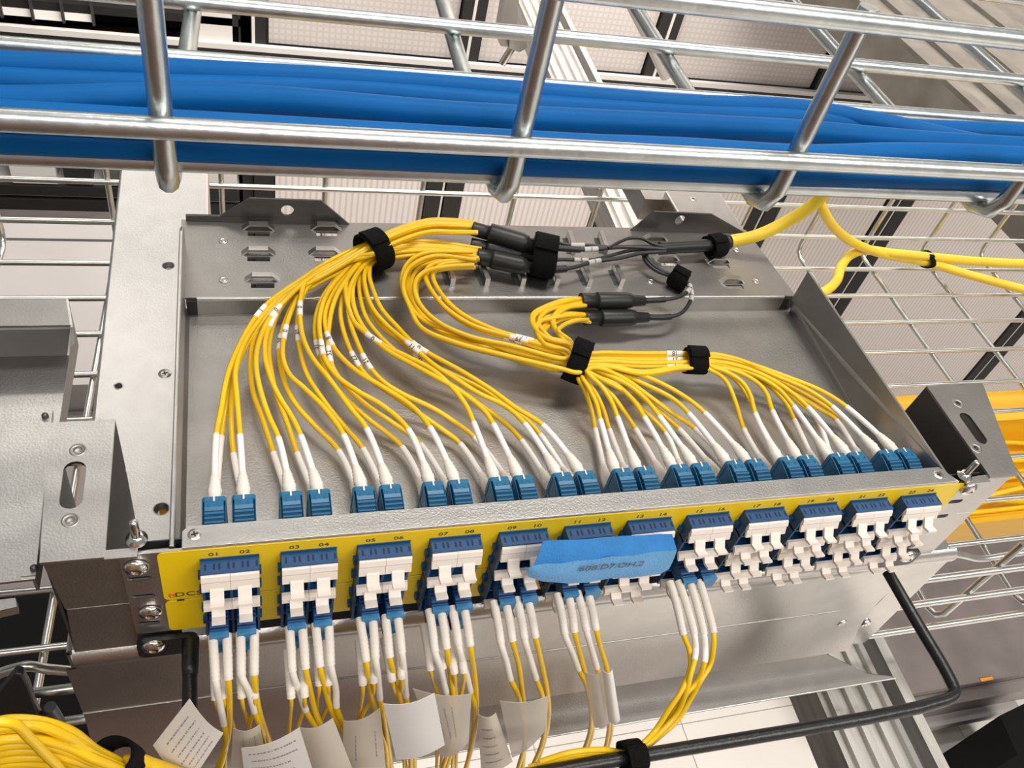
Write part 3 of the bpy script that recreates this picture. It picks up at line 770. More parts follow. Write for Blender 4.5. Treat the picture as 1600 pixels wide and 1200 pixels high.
# ================================================================== BLUE CABLES in the upper basket
BL = [  # (v at u=-60,  then list of (u, v)) centre lines in the photo, height
    ([(-80, 96), (0, 101), (260, 112), (540, 126), (800, 144), (1060, 164), (1250, 172), (1400, 198), (1520, 224), (1680, 248)], .1985),
    ([(-80, 120), (0, 127), (260, 137), (540, 142), (800, 163), (1060, 178), (1250, 186), (1400, 200), (1520, 205), (1680, 212)], .1965),
    ([(-80, 152), (0, 158), (260, 152), (420, 156), (700, 178), (1060, 196), (1250, 205), (1400, 218), (1520, 226), (1680, 234)], .2060),
    ([(-80, 150), (0, 160), (200, 172), (320, 182), (520, 196), (800, 205), (1060, 222), (1250, 227), (1420, 226), (1520, 240), (1680, 248)], .1955),
    ([(-80, 180), (0, 184), (260, 196), (540, 216), (800, 226), (1060, 234), (1250, 244), (1400, 240), (1520, 242), (1680, 250)], .2060),
    ([(-80, 216), (0, 221), (260, 232), (540, 242), (800, 254), (1060, 264), (1250, 272), (1400, 276), (1520, 280), (1680, 288)], .1990),
]
bl_lab = ['rearmost along the far edge of the bundle', 'second from the back of the bundle', 'riding on top in the middle of the bundle', 'crossing under the middle strand', 'running just behind the front wire of the basket', 'frontmost, seen below the front wire of the basket', 'low between the two rearmost strands', 'low behind the frontmost strand']
for (P, z), lb in zip(BL, bl_lab):
    pts = spline([at(u, v, z=z) for u, v in P], 6)
    for p in pts: p.y = max(p.y, .0052)
    tag(MB().tube(pts, .0042 if lb[0] != 'l' else .0038, 14).build('blue_cable', bluec), 'blue data cable in the upper basket, ' + lb, 'cable', 'blue cables in the upper basket')

# ================================================================== BACK PIGTAILS
NUM = 'one two three four five six seven eight nine ten eleven twelve thirteen fourteen fifteen sixteen seventeen eighteen nineteen twenty twenty-one twenty-two twenty-three twenty-four'.split()
def proj(p):
    v = RM.transposed() @ (Vector(p) - CP)
    return 800 + F * v.x / -v.z, 600 - F * v.y / -v.z
# duplex connector, local origin on the axis at the adapter back
cm = MB()
cm.box(-.0052, .0052, 0, .0178, -.0050, .0046)
def arch(y0, y1, hw, zt_, z0_, ch):
    return [(-hw, z0_), (hw, z0_), (hw, zt_ - ch), (hw - ch * .45, zt_ - ch * .3), (hw - ch, zt_), (-hw + ch, zt_), (-hw + ch * .45, zt_ - ch * .3), (-hw, zt_ - ch)]
cm.prism([(x, .0162, z) for x, z in arch(0, 0, .0055, .0080, -.0050, .0014)], (0, .0026, 0))
cm.prism([(-.0054, 0, .0046), (-.0054, .0, .0056), (-.0054, .0075, .0070), (-.0054, .0125, .0078), (-.0054, .0162, .0078), (-.0054, .0162, .0046)], (.0005, 0, 0))
cm.prism([(.0049, 0, .0046), (.0049, .0, .0056), (.0049, .0075, .0070), (.0049, .0125, .0078), (.0049, .0162, .0078), (.0049, .0162, .0046)], (.0005, 0, 0))
lm = MB()
lp = [(.0000, .0058), (.0040, .0076), (.0080, .0088), (.0120, .0094), (.0150, .0090), (.0163, .0082)]
lm.prism([(-.0043, y, z) for y, z in [(0, .0040)] + lp + [(.0163, .0040)]], (.0086, 0, 0))
gm = MB()
for i in range(3):
    y = .0036 + i * .0021; z = .0076 + (y - .004) / .004 * .0012 if y < .008 else .0088 + (y - .008) / .004 * .0006
    lm.box(-.0044, .0044, y, y + .0012, z - .0012, z + .0009)
    gm.box(-.00435, .00435, y + .0012, y + .0019, z - .0010, z + .00075)  # strips coloured dark for the shade between the ridges
for q in (-1, 1): lm.prism([(q * .0022 - .0006, .0120, .0092), (q * .0022 + .0006, .0120, .0092), (q * .0022, .0140, .0092)], (0, 0, .0005))
kslot = MB().box(-.0004, .0004, .0150, .0190, .0072, .0085)
CX = {}
def connector(parent, org, m1=clipb, m2=clipb):
    org = Vector(org)
    if 'c' not in CX:
        c = link_mesh('connector', cm.v, cm.f, m1, None, None, .0003); c.location = (0, 0, 0)
        # first one becomes the source data
        CX['c'] = (c, WL[c].copy())
        l = link_mesh('latch', lm.v, lm.f, m2, None, None, .0002); CX['l'] = (l, WL[l].copy())
        k = link_mesh('key_slot', kslot.v, kslot.f, white, None); CX['k'] = (k, WL[k].copy())
        g = link_mesh('grip_groove', gm.v, gm.f, holeb, None); CX['g'] = (g, WL[g].copy())
        for o in (c, l, k, g): COL.objects.unlink(o)
    c = inst(CX['c'][0], parent, org + CX['c'][1], 'connector')
    inst(CX['l'][0], c, org + CX['l'][1], 'latch')
    inst(CX['k'][0], c, org + CX['k'][1], 'key_slot')
    inst(CX['g'][0], c, org + CX['g'][1], 'grip_groove')
    return c
ZR = (-.0135, -.0268)
YC = .0122
def boot_mesh(P, s0, s1):
    Q = cut(P, s0, s1, .0007)
    n = len(Q); rs = []
    for i in range(n):
        t = i / (n - 1)
        if t < .44: r = .0034 - .0006 * t
        elif t < .50: r = .0036
        else:
            k = (t - .50) / .50
            r = .0033 - .0013 * k + (.00030 if (i % 3) == 0 and k < .9 else 0)
        rs.append(r)
    return MB().tube(Q, rs, 12)
def marker(par, P, u, v, txt=None, length=.0115, r=.00172, m=None):
    L = arclen(P)
    best = min(range(len(P)), key=lambda i: (proj(P[i])[0] - u) ** 2 + (proj(P[i])[1] - v) ** 2)
    s = L[best]
    Q = cut(P, max(0, s - length / 2), min(L[-1], s + length / 2))
    o = MB().tube(Q, r, 12).build('marker_sleeve', m or sleeve, par)
    if txt:
        T = (Q[-1] - Q[0]).normalized()
        up = (CP - P[best]).normalized(); up = (up - T * up.dot(T)).normalized()
        Y = up.cross(T)
        M = frame(P[best] + up * (r + .0001), T, Y)
        text_mesh('marking', txt, .0042, M, ink, o, 1.0, .00004)
    return o
def pigtail(n, row, px, z_end, tail, lab, group, marks=(), jr=.00148, zj=None):
    """n = 0..23 port, row = 0 upper / 1 lower; px = traced run from the end of the white sleeve; tail = 3D points"""
    zr = ZR[row]
    X = numx(n) + .0002
    C0 = Vector((X, YC + .0175, zr))
    lens = [0]
    for a, b in zip(px, px[1:]): lens.append(lens[-1] + math.hypot(a[0] - b[0], a[1] - b[1]))
    zs = zr + (.001 if row == 0 else .0005)
    rnd = random.Random(n * 2 + row)
    pts = [C0, C0 + Vector((0, .0085, 0))]
    for (u, v), l in zip(px, lens):
        k = l / max(lens[-1], 1)
        pts.append(at(u, v, z=zs + (z_end - zs) * (k ** .8)))
    p_start = pts[2].copy()
    pts += tail
    P = spline(pts, 7)
    i_s = min(range(len(P)), key=lambda i: (P[i] - p_start).length)
    L = arclen(P); s_y = L[i_s]
    t = thing('fibre_pigtail', (X, .02, zr - .006), lab, 'fibre cable', group)
    connector(t, (X, YC, zr))
    s_b = min(.0195, s_y * .62)
    boot_mesh(P, 0, s_b).build('boot', white, t)
    MB().tube(cut(P, s_b - .0006, s_y), .00172, 12).build('sleeve', sleeve, t)
    MB().tube(cut(P, s_y - .0003, L[-1]), jr, 9).build('jacket', yel, t)
    for mk in marks: marker(t, P, *mk)
    return t
# traced runs: keyed (port, row)
A = {
 (0, 0): ([(338, 679), (345, 642), (355, 588), (372, 543), (400, 495), (424, 469), (470, 437), (520, 405)], [(408, 486, '1')]),
 (0, 1): ([(346, 682), (354, 632), (363, 588), (377, 550), (394, 524), (425, 480), (470, 444), (522, 411)], [(405, 507, '25')]),
 (1, 0): ([(375, 680), (370, 620), (368, 580), (380, 540), (402, 505), (440, 462), (480, 437), (524, 410)], []),
 (1, 1): ([(365, 709), (361, 650), (364, 600), (377, 555), (400, 517), (436, 472), (478, 442), (525, 416)], []),
 (2, 0): ([(435, 684), (420, 650), (406, 607), (400, 570), (403, 540), (418, 503), (441, 474), (480, 438), (528, 410)], [(430, 488, '0')]),
 (2, 1): ([(427, 707), (409, 652), (396, 616), (391, 575), (394, 541), (406, 508), (432, 474), (478, 446), (528, 418)], [(420, 495, None)]),
 (3, 0): ([(470, 681), (455, 650), (437, 621), (423, 591), (414, 556), (416, 525), (430, 492), (452, 462), (490, 438), (530, 414)], [(428, 500, None)]),
 (3, 1): ([(464, 708), (448, 660), (433, 620), (424, 582), (420, 546), (425, 515), (440, 480), (468, 452), (532, 420)], []),
 (4, 0): ([(537, 680), (508, 639), (476, 607), (453, 586), (442, 558), (445, 520), (456, 484), (472, 455), (500, 436), (536, 416)], [(445, 518, '0')]),
 (4, 1): ([(529, 704), (491, 664), (464, 634), (446, 601), (437, 560), (439, 526), (450, 492), (466, 463), (498, 442), (538, 422)], [(446, 535, '29')]),
 (5, 0): ([(573, 670), (548, 638), (516, 594), (488, 559), (474, 529), (469, 497), (470, 465), (478, 440), (504, 420), (540, 404)], [(468, 482, '0')]),
 (5, 1): ([(567, 701), (536, 664), (506, 626), (480, 586), (469, 548), (465, 512), (468, 478), (480, 450), (508, 426), (542, 410)], [(467, 522, '30')]),
 (6, 0): ([(638, 671), (598, 634), (560, 612), (528, 589), (508, 562), (501, 530), (499, 500), (508, 465), (528, 436)], [(504, 545, '7')]),
 (6, 1): ([(628, 698), (574, 653), (543, 625), (515, 592), (498, 550), (492, 512), (500, 474), (522, 440)], [(495, 543, '31')]),
 (7, 0): ([(672, 668), (645, 636), (600, 606), (556, 579), (525, 548), (510, 518), (508, 492), (517, 465), (535, 438)], [(514, 532, '8')]),
 (7, 1): ([(657, 694), (611, 659), (577, 636), (543, 606), (520, 574), (513, 540), (514, 510), (522, 472), (538, 442)], [(516, 556, '32')]),
 (8, 0): ([(740, 660), (729, 635), (707, 606), (676, 578), (634, 556), (597, 538), (556, 506), (546, 485), (540, 455), (546, 428)], [(585, 530, '0')]),
 (8, 1): ([(719, 693), (691, 671), (655, 646), (618, 620), (579, 593), (555, 562), (539, 525), (532, 490), (537, 458), (548, 433)], [(553, 563, '22')]),
 (9, 0): ([(771, 663), (757, 642), (722, 613), (684, 591), (646, 570), (606, 548), (576, 522), (558, 494), (551, 465), (555, 436)], []),
 (9, 1): ([(741, 683), (707, 657), (673, 636), (632, 617), (601, 598), (576, 571), (557, 532), (547, 502), (544, 468), (552, 438)], [(573, 566, '21')]),
 (10, 0): ([(820, 662), (790, 635), (747, 614), (709, 590), (678, 570), (640, 538), (604, 508), (583, 483), (572, 455), (570, 425)], [(643, 540, '11')]),
 (10, 1): ([(815, 688), (796, 667), (767, 644), (735, 621), (700, 598), (664, 580), (628, 556), (598, 530), (574, 500), (563, 466), (563, 430)], []),
 (11, 0): ([(848, 664), (806, 637), (766, 608), (716, 577), (677, 556), (648, 538), (619, 509), (597, 484), (584, 456), (577, 428)], [(654, 544, '0')]),
 (11, 1): ([(844, 679), (826, 659), (790, 631), (750, 606), (705, 584), (664, 565), (630, 536), (596, 510), (580, 485), (571, 458), (568, 428)], [(655, 562, '36')]),
}
port_lab = lambda n, row: 'yellow fibre pigtail plugged in behind printed number %s, %s of its two' % (NUM[n], 'upper' if row == 0 else 'lower')
GA = 'fibre pigtails in the tray'
keys = sorted(A)
for i, (n, row) in enumerate(keys):
    px, mk = A[(n, row)]
    rnd = random.Random(100 + i)
    q = (i % 12) / 11.
    front = i >= 12
    dz = rnd.uniform(-.005, .005)
    s = i / 23.
    if not front:
        tail = [at(582, 376 + 22 * q, z=-.006 + dz), at(620, 358 + 22 * q, z=-.004 + dz), at(670, 344 + 20 * q, z=-.004 + dz * .8), at(710, 344 + 20 * q, z=-.004 + dz * .6), at(746, 348 + 16 * q, z=-.004 + dz * .4)]
    else:
        tail = [at(584, 386 + 26 * q, z=-.012 + dz * .7), at(620, 378 + 26 * q, z=-.011 + dz * .6), at(680, 378 + 22 * q, z=-.010 + dz * .5), at(752, 389 + 20 * q, z=-.010 + dz * .4)]
    pigtail(n, row, px, -.010 + dz * .6, tail, port_lab(n, row), GA, mk)
Bt = [
 [(880, 545), (820, 530), (770, 515), (720, 490), (690, 460), (677, 430), (690, 415), (720, 410), (748, 404)],
 [(880, 552), (800, 528), (740, 510), (700, 485), (675, 455), (665, 428), (680, 413), (735, 407)],
 [(880, 560), (800, 540), (730, 524), (680, 500), (653, 470), (649, 440), (664, 424), (700, 416), (740, 414)],
 [(878, 565), (790, 545), (720, 530), (672, 505), (646, 475), (639, 445), (650, 418), (690, 402), (740, 400)],
 [(880, 570), (800, 551), (720, 523), (662, 502), (637, 470), (629, 440), (640, 412), (665, 398), (740, 396)],
 [(878, 578), (790, 557), (710, 536), (660, 514), (641, 480), (631, 448), (643, 418), (680, 402), (745, 408)],
]
Bs = {
 (12, 0): [(938, 656), (932, 631), (918, 603), (910, 590)], (12, 1): [(930, 670), (923, 637), (912, 606), (904, 592)],
 (13, 0): [(965, 652), (956, 629), (939, 603), (920, 585)], (13, 1): [(952, 671), (943, 641), (931, 615), (915, 592)],
 (14, 0): [(1007, 652), (987, 623), (961, 600), (925, 582)], (14, 1): [(993, 670), (973, 640), (954, 615), (924, 590)],
 (15, 0): [(1030, 650), (1008, 623), (979, 600), (930, 578)], (15, 1): [(1040, 676), (1005, 641), (975, 612), (928, 586)],
 (16, 0): [(1076, 646), (1051, 623), (1004, 599), (957, 580), (930, 573)], (16, 1): [(1061, 670), (1038, 649), (1005, 622), (965, 592), (930, 579)],
 (17, 0): [(1101, 645), (1070, 620), (1020, 593), (966, 576), (930, 568)], (17, 1): [(1085, 669), (1055, 649), (1014, 619), (974, 591), (930, 574)],
}
bm = {(12, 0): (818, 534, '14'), (13, 1): (850, 546, '16'), (14, 0): (872, 560, '17'), (12, 1): (792, 552, '38'), (15, 1): (806, 561, '39'), (16, 0): (838, 543, None)}
for i, key in enumerate(sorted(Bs)):
    n, row = key
    rnd = random.Random(300 + i); dz = rnd.uniform(-.004, .006)
    j = rnd.uniform(-4, 4)
    br = Bt[i % 6]
    tail = [at(902, 552 + 30 * (i / 11.), z=-.011 + dz)]
    m = len(br)
    for q, (u, v) in enumerate(br):
        tail.append(at(u + j * .6, v + j, z=-.011 + dz + (q / m) * .004))
    pigtail(n, row, Bs[key], -.011 + dz, tail, port_lab(n, row), GA, [bm[key]] if key in bm else [])
Cl = [
 [(888, 537), (851, 526), (834, 511), (832, 492), (850, 480), (881, 469), (915, 466)],
 [(886, 540), (860, 528), (841, 505), (850, 488), (868, 480), (915, 472)],
 [(888, 536), (878, 528), (864, 503), (872, 489), (886, 480), (915, 477)],
 [(884, 546), (850, 536), (836, 512), (842, 500), (856, 496), (884, 491), (922, 492)],
 [(892, 534), (884, 527), (872, 517), (880, 508), (894, 502), (922, 499)],
 [(884, 542), (858, 533), (848, 516), (862, 505), (884, 497), (922, 503)],
]
Cs = {
 (18, 0): [(1180, 646), (1172, 617), (1158, 596), (1132, 580), (1110, 572)], (18, 1): [(1162, 670), (1150, 631), (1136, 598), (1122, 584), (1108, 577)],
 (19, 0): [(1207, 642), (1197, 614), (1183, 598), (1150, 580), (1110, 571)], (19, 1): [(1190, 666), (1170, 622), (1150, 594), (1128, 580), (1108, 574)],
 (20, 0): [(1240, 635), (1215, 607), (1180, 586), (1140, 573), (1108, 567)], (20, 1): [(1241, 656), (1225, 626), (1198, 601), (1150, 578), (1108, 571)],
 (21, 0): [(1262, 636), (1235, 612), (1200, 590), (1155, 572), (1108, 564)], (21, 1): [(1275, 652), (1255, 634), (1222, 608), (1170, 583), (1108, 568)],
 (22, 0): [(1300, 635), (1260, 608), (1211, 587), (1165, 568), (1108, 558)], (22, 1): [(1306, 656), (1280, 639), (1236, 613), (1188, 590), (1140, 573), (1108, 566)],
 (23, 0): [(1322, 635), (1282, 610), (1230, 589), (1180, 571), (1140, 558), (1108, 554)], (23, 1): [(1330, 664), (1292, 637), (1240, 607), (1180, 580), (1108, 562)],
}
cmk = {(18, 0): (1056, 552, '18'), (20, 0): (1050, 560, '21'), (22, 0): (1053, 572, '7'), (19, 1): (1112, 580, '48')}
for i, key in enumerate(sorted(Cs)):
    n, row = key
    rnd = random.Random(500 + i); dz = rnd.uniform(-.004, .004)
    s = i / 11.
    tail = [at(1085, 553 + 22 * s, z=-.011 + dz), at(1060, 552 + 26 * s, z=-.011 + dz), at(1000, 552 + 28 * s + 6 * (s > .8), z=-.010 + dz), at(950, 551 + 24 * s, z=-.009 + dz), at(903, 550 + 22 * s, z=-.009 + dz)]
    cl = Cl[i % 6]; j = rnd.uniform(-2.5, 2.5)
    for u, v in cl[:-1]: tail.append(at(u + j, v + j, z=-.008 + dz * .8))
    tail.append(at(*cl[-1], z=-.012 + dz * .2 if i % 6 < 3 else -.018))
    pigtail(n, row, Cs[key], -.011 + dz, tail, port_lab(n, row), GA, [cmk[key]] if key in cmk else [])

# ================================================================== FAN-OUT BODIES, BLACK LEGS, TRUNK
def fanout(pxs, zs, rs, lab, legs=None):
    a = at(*pxs[0], z=zs); b = at(*pxs[1], z=zs)
    t = thing('fanout_body', (a + b) / 2, lab, 'cable splitter', 'black fan-out bodies')
    d = (b - a); Ltot = d.length
    prof = [(0, rs[0]), (.001, rs[0]), (Ltot * .24, rs[0])]
    MB().lathe([(0, rs[0] * .9)] + prof + [(Ltot * .25, rs[0] * .8)], a, d, 20).build('shrink_sleeve', blk, t)
    MB().lathe([(Ltot * .235, rs[0] * .9), (Ltot * .24, rs[1] * .97), (Ltot * .27, rs[1]), (Ltot * .70, rs[1] * .98), (Ltot * .78, rs[1] * .82), (Ltot * .80, rs[2] * 1.15), (Ltot * .98, rs[2]), (Ltot, rs[2] * .8)], a, d, 22).build('body', blk, t)
    return t
fanout(((738, 357), (848, 389)), -.004, (.0050, .0072, .0038), 'black fan-out body at the back of the tray, upper of the pair')
fanout(((745, 400), (842, 421)), -.010, (.0056, .0064, .0036), 'black fan-out body at the back of the tray, lower of the pair')
fanout(((735, 382), (840, 404)), -.012, (.0048, .0060, .0036), 'black fan-out body half hidden between the other two of the pair')
c1 = fanout(((907, 470), (1008, 470)), -.012, (.0052, .0060, .0036), 'black fan-out body over the shelf edge, nearer the back wall')
c2 = fanout(((913, 497), (1014, 496)), -.018, (.0048, .0058, .0034), 'black fan-out body on the tray floor, in front of its twin')
def leg(px, zs, r, lab, marks=(), parts=()):
    pts = [at(u, v, z=z_) for (u, v), z_ in zip(px, zs if isinstance(zs, list) else [zs] * len(px))]
    P = spline(pts, 8)
    t = thing('furcation_tube', pts[0], lab, 'cable', 'black furcation tubes')
    MB().tube(P, r, 9).build('jacket', blkleg, t)
    for mk in marks: marker(t, P, *mk[:2], mk[2] if len(mk) > 2 else None, .0105, r + .0004, greysl)
    for (u, v, l, rr) in parts:
        L = arclen(P); i = min(range(len(P)), key=lambda k: (proj(P[k])[0] - u) ** 2 + (proj(P[k])[1] - v) ** 2)
        MB().tube(cut(P, max(0, L[i] - l / 2), min(L[-1], L[i] + l / 2)), rr, 10).build('shrink_tube', blk, t)
    return t
leg([(840, 388), (866, 379), (890, 383), (915, 383), (950, 386), (990, 385), (1040, 386)], -.010, .0013, 'black furcation tube with grey sleeve, rearmost of those beside the strap', [(902, 383)])
leg([(840, 390), (872, 388), (903, 390), (935, 389), (970, 386), (1040, 389)], -.007, .0016, 'black furcation tube with bright white sleeve near the middle', [(922, 389, '1')], [(885, 392, .022, .0022)])
leg([(840, 412), (872, 406), (897, 406), (925, 406), (955, 399), (990, 391), (1040, 391)], -.012, .0013, 'black furcation tube with grey numbered sleeve 5', [(909, 406, '5')])
leg([(840, 421), (872, 421), (895, 418), (928, 409), (970, 403), (1000, 396), (1040, 393)], -.008, .0015, 'black furcation tube nearest the front, white sleeve marked 1', [(928, 409, '1')], [(872, 421, .012, .0026)])
leg([(950, 388), (968, 378), (985, 372), (1003, 373), (1020, 381), (1040, 386)], -.006, .0013, 'black furcation tube arching up behind the others')
leg([(1000, 470), (1040, 468), (1060, 464), (1075, 455), (1078, 447), (1066, 438), (1050, 430), (1030, 421), (1014, 408), (1010, 398), (1020, 391), (1040, 391)], [-.012, -.012, -.012, -.012, -.012, -.013, -.013, -.013, -.012, -.011, -.010, -.010], .0014, 'black furcation tube looping from the rear body through the small strap', [(1078, 453, '2')], [(1022, 469, .018, .0021)])
leg([(1005, 496), (1048, 495), (1066, 488), (1077, 474), (1081, 461), (1076, 447), (1062, 438), (1046, 431), (1024, 422), (1009, 408), (1006, 397), (1020, 389), (1040, 389)], [-.018, -.018, -.018, -.017, -.016, -.014, -.014, -.014, -.014, -.013, -.012, -.010, -.010], .0014, 'black furcation tube looping from the front body through the small strap', [(1081, 462, '7')], [(1028, 496, .020, .0021)])
t = thing('trunk_cable', at(1137, 378, z=-.010), 'thick yellow trunk cable leaving the tray at upper right through a black sleeve', 'cable')
TP = [at(1030, 388, z=-.010), at(1060, 386, z=-.010), at(1095, 384, z=-.010), at(1118, 382, z=-.010), at(1140, 377, z=-.010), at(1180, 369, z=-.003), at(1230, 346, z=.012), at(1270, 320, z=.030), at(1295, 295, z=.046), at(1318, 266, z=.06), at(1345, 225, z=.08)]
P = spline(TP, 8); L = arclen(P)
i1 = min(range(len(P)), key=lambda i: (P[i] - TP[3]).length); i2 = min(range(len(P)), key=lambda i: (P[i] - TP[4]).length)
MB().tube(cut(P, 0, L[i2]), .0048, 16).build('black_sleeve', blk, t)
MB().tube(cut(P, L[i2] - .002, L[-1]), .0047, 16).build('jacket', yel2, t)
cpt = P[i2 - 1]
MB().lathe([(-.003, .0052), (-.003, .0060), (.001, .0060), (.001, .0050)], cpt, P[i2] - P[i2 - 2], 18).build('collar', blk, t)
P = spline([at(u, v, z=z_) for u, v, z_ in ((1276, 262, -.09), (1277, 295, -.10), (1285, 325, -.12), (1303, 355, -.15), (1335, 380, -.18), (1380, 397, -.195), (1447, 410, -.200), (1520, 431, -.202), (1640, 463, -.202))])
o = tag(MB().tube(P, .0054, 14).build('yellow_cable', yel2), 'yellow trunk cable curving down from behind the thick one into the lower basket', 'cable', 'yellow trunk cables in the lower basket')
P = spline([at(u, v, z=z_) for u, v, z_ in ((1205, 482, -.2), (1240, 468, -.205), (1285, 457, -.205), (1306, 440, -.204), (1315, 415, -.204), (1328, 399, -.200), (1350, 391, -.195), (1395, 396, -.193), (1447, 401, -.193), (1520, 408, -.196), (1640, 414, -.198))])
o = tag(MB().tube(P, .0057, 14).build('yellow_cable', yel2), 'yellow trunk cable with an S bend, emerging from behind the tray wall', 'cable', 'yellow trunk cables in the lower basket')

# ================================================================== STRAPS
def strap(c, ax, sa, sb, wd, lab, up=(0, 0, 1), tail=True, th=.0014, par=None, lumpy=.06):
    c = Vector(c); ax = Vector(ax).normalized(); up = Vector(up); b = up - ax * up.dot(ax); b.normalize(); a = ax.cross(b)
    rnd = random.Random(lab)
    n = 36; rows = [(-.5, 0), (-.5, 1), (-.25, 1.12), (.25, 1.12), (.5, 1), (.5, 0)]
    V = []; ph = rnd.uniform(0, 6)
    for hx, t_ in rows:
        for k in range(n):
            an = 2 * PI * k / n
            w_ = 1 + lumpy * math.sin(3 * an + ph) * .5
            V.append(c + ax * (hx * wd + .0006 * math.sin(2 * an + ph)) + a * math.cos(an) * (sa * w_ + th * t_) + b * math.sin(an) * (sb * w_ + th * t_))
    m = len(rows)
    Fs = [(i * n + k, i * n + (k + 1) % n, ((i + 1) % m) * n + (k + 1) % n, ((i + 1) % m) * n + k) for i in range(m) for k in range(n)]
    mb = MB(); mb.add(V, Fs, True)
    if tail:   # free end of the wrap, lying on top
        an = [1.1 + .18 * k for k in range(7)]
        T = [[c + ax * (hx * wd * .96) + a * math.cos(q) * (sa + th * 1.2 + h) + b * math.sin(q) * (sb + th * 1.2 + h) for q in an] for hx in (-.5, .5) for h in (0, th * .9)]
        W = T[0] + T[1] + T[2] + T[3]; q = len(an)
        fs = []
        for k in range(q - 1): fs += [(q + k, q + k + 1, 3 * q + k + 1, 3 * q + k), (k, 2 * q + k, 2 * q + k + 1, k + 1), (k, k + 1, q + k + 1, q + k), (2 * q + k, 3 * q + k, 3 * q + k + 1, 2 * q + k + 1)]
        fs += [(0, q, 3 * q, 2 * q), (q - 1, 3 * q - 1, 4 * q - 1, 2 * q - 1)]
        mb.add(W, fs)
    o = mb.build('cable_strap', velc, par)
    return tag(o, lab, 'cable tie')
strap(at(583, 394, z=-.009), at(606, 386, z=-.009) - at(560, 402, z=-.009), .0125, .0118, .0135, 'black hook-and-loop strap around the left yellow bundle at the shelf edge')
strap(at(903, 566, z=-.0115), at(934, 578, z=-.0115) - at(872, 554, z=-.0115), .0124, .0118, .0120, 'black hook-and-loop strap around the yellow bundle in the middle of the tray')
strap(at(1085, 564, z=-.011), at(1104, 565, z=-.011) - at(1066, 563, z=-.011), .0072, .0072, .0130, 'black hook-and-loop strap around the yellow bundle right of the middle')
strap(at(849, 401, z=-.009), at(870, 406, z=-.009) - at(826, 396, z=-.009), .0160, .0118, .0165, 'large black strap holding the fan-out bodies on the slotted shelf', lumpy=.12)
strap(at(1061, 435, z=-.014), at(1076, 444, z=-.014) - at(1046, 428, z=-.014), .0056, .0056, .0120, 'small black strap on the loop of thin black tubes', lumpy=.15)
strap(at(1117, 385, z=-.011), at(1135, 382, z=-.011) - at(1100, 387, z=-.011), .0082, .0062, .0120, 'black strap holding the trunk cable at the right end of the shelf')
strap((.2285, -.0955, -.0800), (1, 0, 0), .0070, .0075, .0105, 'black strap tying yellow cords to the lacing bar at bottom centre', up=(0, -.3, 1), lumpy=.12)
zt_ = at(1447, 406, z=-.198)
t = strap(zt_, (1, .1, 0), .0115, .0075, .007, 'black cable tie around the two yellow cables in the lower basket', lumpy=.1)

# ================================================================== FRONT PATCH CORDS
fm = MB()      # duplex clip, local: axis at the housing face, pointing to -y
fm.box(-.0043, .0043, -.0135, .004, -.0048, .0036)
fm.prism([(-.0040, .000, .0036), (-.0040, .0, .0052), (-.0040, -.0075, .0045), (-.0040, -.0105, .0036)], (.0080, 0, 0))
for i in range(4): fm.box(-.0042, .0042, -.0028 - i * .0020, -.0020 - i * .0020, .0034, .0054 - i * .0004)
fg = MB()
for i in range(4): fg.box(-.0041, .0041, -.0040 - i * .0020, -.0029 - i * .0020, .0034, .0052 - i * .0004)  # dark strips for the shade between the clip ridges
fe_ = MB().box(-.0043, .0043, -.0140, -.0112, -.0046, .0040)
FC = {}
def fclip(par, org):
    org = Vector(org)
    if not FC:
        c = link_mesh('connector', fm.v, fm.f, housb, None, None, .0002); e = link_mesh('front_edge', fe_.v, fe_.f, clipl, None, None, .0002)
        FC['c'] = (c, WL[c].copy()); FC['e'] = (e, WL[e].copy())
        g = link_mesh('grip_groove', fg.v, fg.f, holeb, None); FC['g'] = (g, WL[g].copy())
        COL.objects.unlink(c); COL.objects.unlink(e); COL.objects.unlink(g)
    c = inst(FC['c'][0], par, org + FC['c'][1], 'connector')
    inst(FC['e'][0], c, org + FC['e'][1], 'front_edge')
    inst(FC['g'][0], c, org + FC['g'][1], 'grip_groove')
ZQ = (-.0463, -.0605)
def cord_fibre(t, row, bt, be, rest, sl, yadd=.010, bias=0., ylist=None, jr=.00145):
    """bt/be boot top and end pixels, rest following pixels, sl index (number of rest points covered by the white sleeve)"""
    z = ZQ[row]
    p0 = at(*bt, z=z); p1 = at(*be, z=z - .004)
    back = Vector((p0.x, -.012, z))
    pts = [back, p0, (p0 + p1) / 2 + Vector((0, 0, .0008)), p1]
    for i, (u, v) in enumerate(rest):
        y = p1.y - yadd * min(1, (i + 1) / 3.) + bias
        if ylist: y = ylist[i]
        pts.append(at(u, v, y=y))
    P = spline(pts, 7); L = arclen(P)
    def s_of(q): return L[min(range(len(P)), key=lambda i: (P[i] - q).length)]
    sb = s_of(p1); s0 = s_of(p0)
    Q = cut(P, max(0, s0 - .003), sb, .0007); n = len(Q)
    rs = [.00228 - .0003 * (i / n) + (.00018 if i % 3 == 0 and i > n * .45 else 0) for i in range(n)]
    MB().tube(Q, rs, 12).build('boot', white, t)
    se = s_of(pts[3 + sl]) if sl else sb
    if sl: MB().tube(cut(P, sb - .0005, se), .0017, 10).build('sleeve', sleeve, t)
    MB().tube(cut(P, se - .0005, L[-1]), jr, 9).build('jacket', yel, t)
    return P
